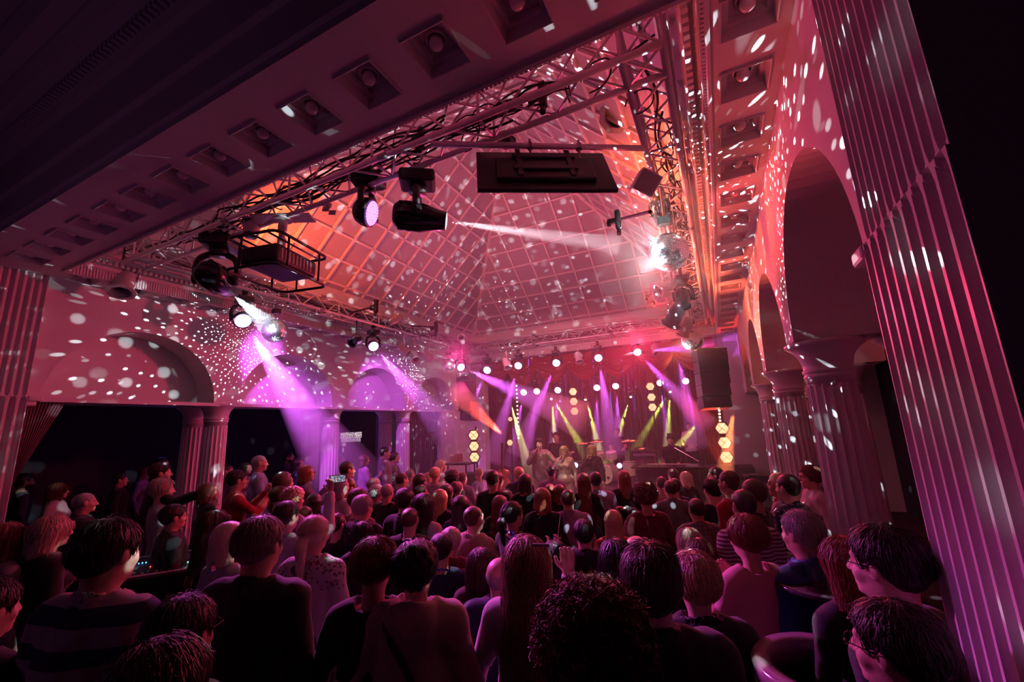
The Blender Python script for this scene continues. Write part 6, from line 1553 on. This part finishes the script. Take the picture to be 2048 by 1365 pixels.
for i, (x, y, d) in enumerate(((1151, 931, 11.6), (1239, 932, 11.6))):
    p = at_depth(x, y, d); t = thing('floor_light', 'small violet floor lamp %s the bass drum' % ('left of', 'right of')[i], 'stage light', p); T = Matrix.Rotation(.2, 4, 'Z') @ FX
    bm = bmesh.new(); add_lathe(bm, [(.05, -.1), (.075, -.05), (.08, 0)], 20, T); obj('housing', bm, blackm, t, True)
    bm = bmesh.new(); add_lathe(bm, [(.001, .004), (.07, .003)], 20, T, cap=False); obj('lens', bm, mat('violet_floor_lens', (.3, .2, .5), .3, emit=(.7, .4, 1), estr=6), t)
    bm = bmesh.new(); add_tube(bm, [(0, 0, -.08), (0, 0, STG-p.z)], .02, 8); obj('foot', bm, blackm, t)
def mic_stand(label, base, top, boom=None):
    base, top = Vector(base), Vector(top); t = thing('microphone_stand', label, 'microphone stand', base); bm = bmesh.new(); add_tube(bm, [(0, 0, 0), top-base], .009, 8); obj('pole', bm, blackm, t)
    for a in (0, 2.1, 4.2):
        bm = bmesh.new(); add_tube(bm, [(0, 0, .12), (.28*math.cos(a), .28*math.sin(a), 0.01)], .008, 6); obj('leg', bm, blackm, t)
    e = Vector(boom) if boom else top+Vector((0, 0, .02))
    bm = bmesh.new(); add_tube(bm, [top-base, e-base], .007, 6); obj('boom', bm, chrome, t)
    bm = bmesh.new(); d = (e-top).normalized(); add_tube(bm, [e-base, e-base+d*.12, e-base+d*.17], [.012, .02, .024], 12); obj('microphone', bm, blackm, t)
b0 = at_depth(1397, 923, 9.4); mic_stand('boom microphone stand slanting toward the player in hat', (b0.x, b0.y, STG), b0, at_depth(1349, 896, 9.9))
b0 = at_depth(1105, 878, 11.6); mic_stand('straight microphone stand before the guitarist', (b0.x, b0.y, STG), b0)
b0 = at_depth(1168, 872, 12.0); mic_stand('tall boom microphone stand over the left cymbals', (b0.x, b0.y, STG), b0, at_depth(1178, 848, 12.2))
b0 = at_depth(1258, 875, 12.2); mic_stand('boom microphone stand over the right cymbals', (b0.x, b0.y, STG), b0, at_depth(1250, 845, 12.2))
def band(x, y, dep, sex, pose, hair, hc, style, cc, label, turn=180, fl=None, **kw):
    p = at_depth(x, y, dep); return person(x, y, 840*.178/dep, sex, pose, hair, hc, style, cc, label, dep=dep, floor=STG if fl is None else fl, gaze=(-1.5, 0, 0), lod=1, **kw)
def hand_mic(P, label):
    """microphone held at the mouth of person P"""
    o, Pt, d = P; M_ = Matrix.Translation(o.location) @ Euler(o.rotation_euler).to_matrix().to_4x4() @ Matrix.Diagonal((*o.scale, 1))
    a, b = M_ @ Vector((.06, .30, 1.44)), M_ @ Vector((.015, .14, 1.55)); bm = bmesh.new(); v = b-a; add_tube(bm, [(0, 0, 0), v*.75, v*.78, v], [.012, .015, .024, .02], 12); tag(obj('microphone', bm, blackm, None, True, loc=a), label, 'microphone')
band(1078, 878, 10.2, 'm', 'sing', 'side', 'brown', 'jacket', 'navy', 'male singer in sequined jacket and dark shirt with one arm spread', pat='sequin', bottom=None, bc='beige'); hand_mic(PEOPLE[-1], 'microphone of the male singer')
band(1127, 892, 10.1, 'f', 'mic', 'wavy', 'blond', 'long', 'beige', 'blond female singer in glittering top between the other two singers', pat='sequin', bc='beige'); hand_mic(PEOPLE[-1], 'microphone of the blond singer in the middle')
band(1182, 890, 10.1, 'f', 'mic', 'wavy', 'blond', 'shirt', 'black', 'long-haired female singer in dark sheer blouse right of the pair', pat='lace', bc='black'); hand_mic(PEOPLE[-1], 'microphone of the long-haired singer on the right')
band(1112, 865, 11.9, 'm', 'guitar', 'short', 'dark', 'tee', 'black', 'guitarist in black standing behind the singers')
o = PEOPLE[-1][0]; M_ = Matrix.Translation(o.location) @ Euler(o.rotation_euler).to_matrix().to_4x4(); gp = M_ @ Vector((.03, .22, 1.02))
guitar('pale electric guitar played behind the singers', gp, o.rotation_euler.z+PI, -1.1, .95, (.6, .35, .30), False)
band(1233, 857, 13.0, 'm', 'keys', 'short', 'brown', 'tee', 'black', 'drummer behind the drum kit', fl=.64)
band(1340, 872, 10.6, 'm', 'keys', 'short', 'dark', 'shirt', 'black', 'piano player in dark hat and shirt')
o = PEOPLE[-1][0]; bm = bmesh.new(); add_lathe(bm, [(.13, 0), (.135, .008), (.085, .015), (.08, .09), (.065, .115), (.02, .105)], 28, Matrix.Translation((0, -.01, 1.715))); h = obj('hat', bm, mat('black_felt_hat', (.03, .015, .015), .8), o, True)
band(1377, 845, 12.7, 'm', 'keys', 'short', 'dark', 'tee', 'white', 'standing keyboard player in white shirt at the stage rear', fl=.62, )
# ------------------------------------------------------------ things in the crowd and in the aisles
def cam_yaw(p): return math.atan2(-p.x, p.y)
# phone held high
o, P_, d_ = [q for q in PEOPLE if 'film with a phone' in q[0]['label']][0]
M_ = Matrix.Translation(o.location) @ Euler(o.rotation_euler).to_matrix().to_4x4() @ Matrix.Diagonal((*o.scale, 1))
hp = M_ @ Vector((.19, .33, 1.90)); t = thing('smartphone', 'smartphone held up high, its screen showing the stage', 'phone', hp, math.atan2(-hp.x, hp.y))
bm = bmesh.new(); add_rbox(bm, (.05, 0, .02), (.15, .009, .076), .003); obj('case', bm, blackg, t)
bm = bmesh.new(); add_box(bm, (-.018, -.0056, -.011), (.118, -.005, .051))
sm = mat('phone_picture', (.1, .05, .08), .3, emit=(.9, .6, .7), estr=1.0); nt = sm.node_tree; v = nt.nodes.new('ShaderNodeTexVoronoi'); v.inputs['Scale'].default_value = 60; tcn = nt.nodes.new('ShaderNodeTexCoord'); nt.links.new(tcn.outputs['Object'], v.inputs['Vector']); cr = nt.nodes.new('ShaderNodeValToRGB'); cr.color_ramp.elements[0].color = (1, .8, .6, 1); cr.color_ramp.elements[0].position = .12; cr.color_ramp.elements[1].color = (.10, .12, .20, 1); cr.color_ramp.elements[1].position = .45; nt.links.new(v.outputs['Distance'], cr.inputs[0]); nt.links.new(cr.outputs[0], nt.nodes['Principled BSDF'].inputs['Emission Color'])
obj('screen', bm, sm, t)
# second phone near the long-haired woman
hp = at_depth(1082, 1091, 1.72); t = thing('smartphone', 'slim phone edge beside the raised fingers of the long-haired woman', 'phone', hp, .2); bm = bmesh.new(); add_rbox(bm, (0, 0, 0), (.07, .009, .012), .003); obj('case', bm, mat('pale_phone_edge', (.5, .45, .48), .3), t)
# mixing desk in a flight case
mc = at_z(318, 1128, TERR+.88); t = thing('mixing_desk', 'black mixing desk with rows of tiny lights in an open flight case', 'mixing desk', (mc.x, mc.y, TERR), math.radians(52))
bm = bmesh.new(); add_rbox(bm, (0, 0, .44), (.86, .62, .80), .01); obj('flight_case', bm, mat('black_case_laminate', (.015, .015, .018), .35), t)
bm = bmesh.new()
for sx in (-1, 1):
    add_tube(bm, [(sx*.43, -.31, .04), (sx*.43, -.31, .86)], .012, 6); add_tube(bm, [(sx*.43, .31, .04), (sx*.43, .31, .86)], .012, 6); add_tube(bm, [(sx*.43, -.31, .86), (sx*.43, .31, .90)], .012, 6)
for y, z in ((-.31, .86), (.31, .90), (-.31, .55), (-.31, .3)): add_tube(bm, [(-.43, y, z), (.43, y, z)], .010, 6)
obj('aluminium_edges', bm, alum, t)
bm = bmesh.new(); T = Matrix.Translation((0, 0, .845)) @ Matrix.Rotation(.08, 4, 'X'); add_rbox(bm, (0, 0, 0), (.80, .56, .05), .01, T); c_ = obj('console', bm, blackm, t)
bm = bmesh.new()
for i in range(16): add_box(bm, (-.36+i*.035, -.20+.04*math.sin(i*2.1), .027), (-.345+i*.035, -.17+.04*math.sin(i*2.1), .042), T)
obj('fader', bm, greym, c_)
for nm, y, n, x0, dx, col in (('blue_button_light', .12, 8, -.22, .028, (.05, .35, 1)), ('red_button_light', -.04, 5, -.06, .026, (1, .05, .03)), ('green_button_light', -.06, 3, .14, .05, (.1, 1, .4)), ('red_button_light', .0, 2, -.3, .03, (1, .05, .03)), ('white_button_light', .07, 1, -.26, .03, (.9, 1, .9))):
    for i in range(n):
        bm = bmesh.new(); add_box(bm, (x0+i*dx, y, .026), (x0+i*dx+.008, y+.008, .032), T); obj(nm, bm, mat('glow_'+nm, (.1, .1, .1), .4, emit=col, estr=7), c_)
bm = bmesh.new()
for x in (-.2, .2): add_rbox(bm, (x, -.315, .62), (.12, .02, .09), .01)
add_rbox(bm, (.44, 0, .5), (.02, .16, .12), .01); obj('recessed_handle', bm, greym, t)
clearg = mat('clear_glass', (.95, .95, .96), .03, trans=1.0); clearg.node_tree.nodes['Principled BSDF'].inputs['IOR'].default_value = 1.15; clearg.node_tree.nodes['Principled BSDF'].inputs['Alpha'].default_value = .30
def glass(label, loc, kind='pint', drink=None, straw=False):
    t = thing({'pint': 'pint_glass', 'wine': 'wine_glass', 'tumbler': 'tumbler', 'flute': 'beer_glass'}[kind], label, 'glass', loc)
    pr = {'pint': [(.026, 0), (.030, .01), (.043, .145), (.041, .145), (.028, .014), (.001, .012)], 'tumbler': [(.030, 0), (.033, .01), (.040, .09), (.038, .09), (.031, .012), (.001, .01)],
          'wine': [(.034, 0), (.034, .003), (.005, .008), (.004, .075), (.02, .09), (.038, .12), (.038, .15), (.031, .185), (.029, .185), (.036, .15), (.036, .122), (.001, .093)], 'flute': [(.034, 0), (.034, .004), (.008, .01), (.007, .05), (.026, .08), (.035, .13), (.038, .21), (.036, .21), (.033, .13), (.024, .083), (.001, .06)]}[kind]
    bm = bmesh.new(); add_lathe(bm, pr, 28, cap=False); obj('vessel', bm, clearg, t, True)
    if drink:
        z0, z1, r0, r1 = {'pint': (.016, .10, .027, .036), 'wine': (.095, .13, .005, .035), 'flute': (.065, .12, .01, .031), 'tumbler': (.012, .05, .030, .034)}[kind]
        bm = bmesh.new(); add_lathe(bm, [(r0, z0), (r1, z1)], 20); obj('drink', bm, mat('drink_%.1f' % drink[0], drink, .15, spec=.6), t, True)
    if straw: bm = bmesh.new(); add_tube(bm, [(.0, 0, .03), (.045, .0, .25)], .003, 6); obj('straw', bm, mat('white_straw', (.8, .8, .8), .4), t)
    return t
gp = at_z(357, 1112, mc.z+.02); glass('wine glass with red drink and straw on the corner of the mixing desk', (mc.x+.02+.22, mc.y+.36, TERR+.89), 'wine', (.6, .12, .04), True)
# round glass table at the right with its glasses
tz = TERR+1.25; tc_ = at_z(1645, 1164, tz); t = thing('bar_table', 'round dark bar table with empty glasses at the lower right', 'table', (tc_.x, tc_.y, TERR))
bm = bmesh.new(); add_lathe(bm, [(.001, 1.22), (.20, 1.22), (.215, 1.23), (.215, 1.245), (.20, 1.25), (.001, 1.25)], 56, cap=False); obj('table_top', bm, mat('dark_glossy_table', (.05, .03, .05), .12, spec=.8), t, True)
bm = bmesh.new(); add_tube(bm, [(0, 0, .02), (0, 0, 1.22)], .035, 18); obj('leg', bm, chrome, t, True)
bm = bmesh.new(); add_lathe(bm, [(.001, .03), (.2, .02), (.21, 0)], 40, cap=False); obj('foot', bm, chrome, t, True)
for x, y, k, lb in ((1600, 1160, 'tumbler', 'empty plastic tumbler at the left of the bar table'), (1645, 1178, 'pint', 'empty tall pint glass in the middle of the bar table'), (1640, 1150, 'wine', 'empty stemmed glass behind the pint glass'), (1660, 1158, 'flute', 'tall stemmed beer glass nearest the red-haired woman')):
    p = at_z(x, y, tz+.001); glass(lb, p, k)
p = at_z(1590, 1030, TERR+1.2); 
t = thing('bar_table', 'small high table with a cocktail before the woman in striped blouse', 'table', (p.x, p.y, TERR)); bm = bmesh.new(); add_lathe(bm, [(.001, 1.17), (.2, 1.17), (.2, 1.195), (.001, 1.195)], 36, cap=False); obj('table_top', bm, blackg, t); bm = bmesh.new(); add_tube(bm, [(0, 0, 0), (0, 0, 1.17)], .03, 14); obj('leg', bm, chrome, t)
glass('cocktail glass with orange drink and straw at the first right column', (p.x, p.y, TERR+1.198), 'wine', (.9, .25, .08), True)
def hold_glass(sub, loc, kind, label, drink=None, straw=False):
    o = [q for q in PEOPLE if sub in q[0]['label']][0][0]; M_ = Matrix.Translation(o.location) @ Euler(o.rotation_euler).to_matrix().to_4x4() @ Matrix.Diagonal((*o.scale, 1))
    glass(label, M_ @ Vector(loc), kind, drink, straw)
hold_glass('right of the drink with straw', (-.27, .355, 1.46), 'tumbler', 'tumbler with ice and straw held up in the middle of the crowd', (.4, .2, .3), True)
hold_glass('speckled dress with crossbody', (.14, .385, 1.28), 'pint', 'pint of beer held by the woman in speckled dress', (.8, .4, .08))
hold_glass('blue band round his head', (.14, .385, 1.29), 'tumbler', 'small drink held by the bald man in hooded sweater', (.5, .2, .1), True)
hold_glass('bald man in light blue shirt', (.14, .385, 1.28), 'wine', 'wine glass held by the bald man in light blue shirt', (.5, .2, .1))
# curved ribbed chair backs
def curved_chair(label, x, y, z, r, a0, a1, h=.22):
    c = at_z(x, y, z); t = thing('curved_chair', label, 'chair', (c.x, c.y, TERR)); zt = z-TERR
    for nm, prof, m_ in (('top_rail', [(r-.035, zt-.05), (r-.035, zt-.01), (r-.02, zt), (r+.02, zt), (r+.035, zt-.012), (r+.037, zt-.05), (r+.025, zt-.055), (r+.037, zt-.065), (r+.037, zt-.095), (r+.025, zt-.10), (r+.035, zt-.11), (r+.034, zt-.14), (r-.03, zt-.14)], mat('glossy_dark_wood_rail', (.30, .20, .22), .14, spec=.8)), ('backrest', [(r-.015, zt-.14), (r+.02, zt-.14), (r+.02, zt-.60), (r-.015, zt-.60)], mat('dark_chair_upholstery', (.03, .015, .02), .6))):
        bm = bmesh.new(); n = 40; g = []
        for i in range(n+1):
            a = math.radians(a0+(a1-a0)*i/n); g.append([bm.verts.new((q[0]*math.cos(a), q[0]*math.sin(a), q[1])) for q in prof])
        for A, B in zip(g, g[1:]):
            for k in range(len(prof)): bm.faces.new((A[k], B[k], B[(k+1) % len(prof)], A[(k+1) % len(prof)]))
        bm.faces.new(g[0]); bm.faces.new(g[-1][::-1]); obj(nm, bm, m_, t, True)
    bm = bmesh.new(); add_lathe(bm, [(.001, zt-.62), (r, zt-.62), (r, zt-.54), (.001, zt-.52)], 36, cap=False); obj('seat', bm, mat('dark_chair_upholstery'), t, True)
    for k in range(4):
        a = math.radians(45+90*k); bm = bmesh.new(); add_tube(bm, [(r*.75*math.cos(a), r*.75*math.sin(a), 0), (r*.7*math.cos(a), r*.7*math.sin(a), zt-.6)], .018, 8); obj('leg', bm, mat('glossy_dark_wood_rail'), t)
curved_chair('curved glossy chair back rail in the lower right foreground', 1665, 1330, TERR+1.12, .24, 70, 265)
curved_chair('curved ribbed chair back between the clapping woman and the man in blue', 1560, 1120, TERR+1.05, .24, 20, 215)
# camcorder on a tripod
p = at_depth(1522, 957, 7.6); t = thing('video_camera', 'long black video camera pointed at the stage from the right', 'camera', p, math.radians(60))
bm = bmesh.new(); add_rbox(bm, (0, 0, 0), (.12, .40, .13), .02); obj('body', bm, blackm, t)
bm = bmesh.new(); add_tube(bm, [(0, .18, 0), (0, .30, 0), (0, .34, 0)], [.045, .045, .06], 16); obj('lens', bm, blackm, t); bm = bmesh.new(); add_rbox(bm, (0, -.22, .07), (.05, .10, .04), .01); obj('viewfinder', bm, blackm, t)
bm = bmesh.new(); fz = -p.z+0
for a in (.5, 2.6, 4.7): add_tube(bm, [(0, 0, -.06), (.38*math.cos(a), .38*math.sin(a), fz+.01)], .014, 6)
tag(obj('tripod', bm, blackm, loc=p), 'black tripod under the video camera', 'tripod')
# bar screens deep in the left aisle, bottles, distant speaker, curtains
p0, p1 = at_x(681, 866, XL-3.9), at_x(724, 866, XL-3.9); zb = at_x(700, 877, XL-3.9).z; t = thing('bar_display', 'bright horizontal display strip deep behind the third left opening', 'screen', (p0.x, p0.y, zb))
Lh = p1.y-p0.y; hh = p0.z-zb
bm = bmesh.new(); add_box(bm, (-.06, 0, -.02), (-.01, Lh, hh+.02)); obj('case', bm, blackm, t)
bm = bmesh.new(); add_box(bm, (-.01, .01, 0), (0, Lh-.01, hh)); sm = mat('display_glow', (.1, .1, .1), .4, emit=(.8, .55, .9), estr=.9); nt = sm.node_tree; w = nt.nodes.new('ShaderNodeTexNoise'); w.inputs['Scale'].default_value = 9; cr = nt.nodes.new('ShaderNodeValToRGB'); cr.color_ramp.elements[0].position = .42; cr.color_ramp.elements[1].position = .55; cr.color_ramp.elements[0].color = (.12, .05, .18, 1); cr.color_ramp.elements[1].color = (1, .8, .8, 1); nt.links.new(w.outputs[0], cr.inputs[0]); nt.links.new(cr.outputs[0], nt.nodes['Principled BSDF'].inputs['Emission Color']); obj('screen', bm, sm, t)
for i, (x, y) in enumerate([(684+q*4.4, 885) for q in range(9)]+[(686, 893), (690, 893), (686, 905)]):
    p = at_x(x, y, XL-3.85); t = thing('bottle', '%s bottle with painted glow from the left %s under the bar display' % (ORD[i % 9 if i < 9 else i-9], 'on the top shelf' if i < 9 else 'on the lower shelves'), 'bottle', p, 0, 'bottles under the bar display')
    bm = bmesh.new(); add_lathe(bm, [(.03, 0), (.032, .01), (.032, .11), (.012, .15), (.011, .19)], 12); obj('glass_body', bm, mat('bottle_painted_glow', (.5, .3, .5), .2, emit=(.8, .5, .8), estr=.5), t, True)  # emission put into the glass stands in for light from behind
    bm = bmesh.new(); add_lathe(bm, [(.013, .19), (.013, .21)], 10); obj('cap', bm, blackm, t)
p = at_x(688, 892, XL-3.9); t = thing('bar_shelf', 'dark shelf under the bar display', 'shelf', (p.x, p.y-.2, p.z-.25)); bm = bmesh.new()
for z in (at_x(690, 885, XL-3.85).z, at_x(690, 893, XL-3.85).z, at_x(690, 905, XL-3.85).z): add_box(bm, (-.05, 0, z-t.location.z-.02), (.12, 1.4, z-t.location.z))
obj('boards', bm, blackm, t)
def drape(label, pts_top, pts_bot, mt_, n=60, amp=.03):
    bm = bmesh.new(); A = [Vector(p) for p in pts_top]; B = [Vector(p) for p in pts_bot]; nn = (A[-1]-A[0]).cross(Vector((0, 0, 1))).normalized(); g = []
    for i in range(n+1):
        u = i/n*(len(A)-1); k = min(int(u), len(A)-2); f = u-k; a = A[k].lerp(A[k+1], f); b = B[k].lerp(B[k+1], f); row = []
        for j in range(9): v = j/8; row.append(bm.verts.new(a.lerp(b, v)+nn*amp*math.sin(i*1.25)*(.6+.4*v)+Vector((0, 0, -.12*math.sin(PI*v)*0))))
        g.append(row)
    for a, b in zip(g, g[1:]):
        for j in range(8): bm.faces.new((a[j], b[j], b[j+1], a[j+1]))
    tag(obj('curtain', bm, mt_, None, True), label, 'curtain')
drape('rose curtain gathered to the left pilaster in the first opening', [(XL-.06, 1.98, SPR-.03), (XL-.06, 2.34, SPR-.03)], [(XL-.06, 1.98, 1.9), (XL-.06, 2.05, 2.1)], mat('rose_curtain', (.30, .12, .16), .8, sheen=.3))
drape('dark pleated curtain right of the third pair of left columns', [(XL-.3, U(10.9), SPR), (XL-.3, U(12.2), SPR)], [(XL-.3, U(10.9), TERR), (XL-.3, U(12.2), TERR)], mat('grey_rose_curtain', (.16, .10, .13), .85))
bm = bmesh.new(); add_box(bm, (XL-.15, U(12.1), 0), (XL, YB, SPR+.01)); struct('wall_left_end', bm, plaster)
t = thing('loudspeaker', 'small black wedge loudspeaker on the wall right of the dark pleated curtain', 'loudspeaker', at_x(866, 853, XL+.12), .5); bm = bmesh.new(); add_rbox(bm, (0, 0, 0), (.22, .2, .34), .02); obj('cabinet', bm, blackm, t); bm = bmesh.new(); add_rbox(bm, (0, -.102, 0), (.18, .006, .3), .003); obj('grille', bm, mat('speaker_grille'), t); bm = bmesh.new(); add_tube(bm, [(0, .09, 0), (-.12, .16, .02)], .02, 8); obj('wall_bracket', bm, blackm, t)
p = at_depth(913, 917, 10.6); t = thing('laptop', 'open laptop with red light painted into its lid at the left side of the stage', 'laptop', p, .6)
bm = bmesh.new(); add_rbox(bm, (0, 0, -.11), (.32, .22, .015), .004); obj('base', bm, greym, t); bm = bmesh.new(); add_rbox(bm, (0, .10, 0), (.32, .012, .21), .004); obj('display_lid', bm, mat('laptop_lid_painted_red_light', (.5, .2, .22), .35, metal=.3), t)  # rose lid colour stands in for the red light on it
t = thing('side_table', 'dark table carrying the laptop beside the stage', 'table', (p.x, p.y, 0)); bm = bmesh.new(); add_rbox(bm, (0, 0, p.z-.135), (.9, .5, .03), .005); obj('table_top', bm, blackm, t)
for sx in (-1, 1):
    for sy in (-1, 1): bm = bmesh.new(); add_tube(bm, [(sx*.4, sy*.2, 0), (sx*.4, sy*.2, p.z-.15)], .02, 8); obj('leg', bm, blackm, t)
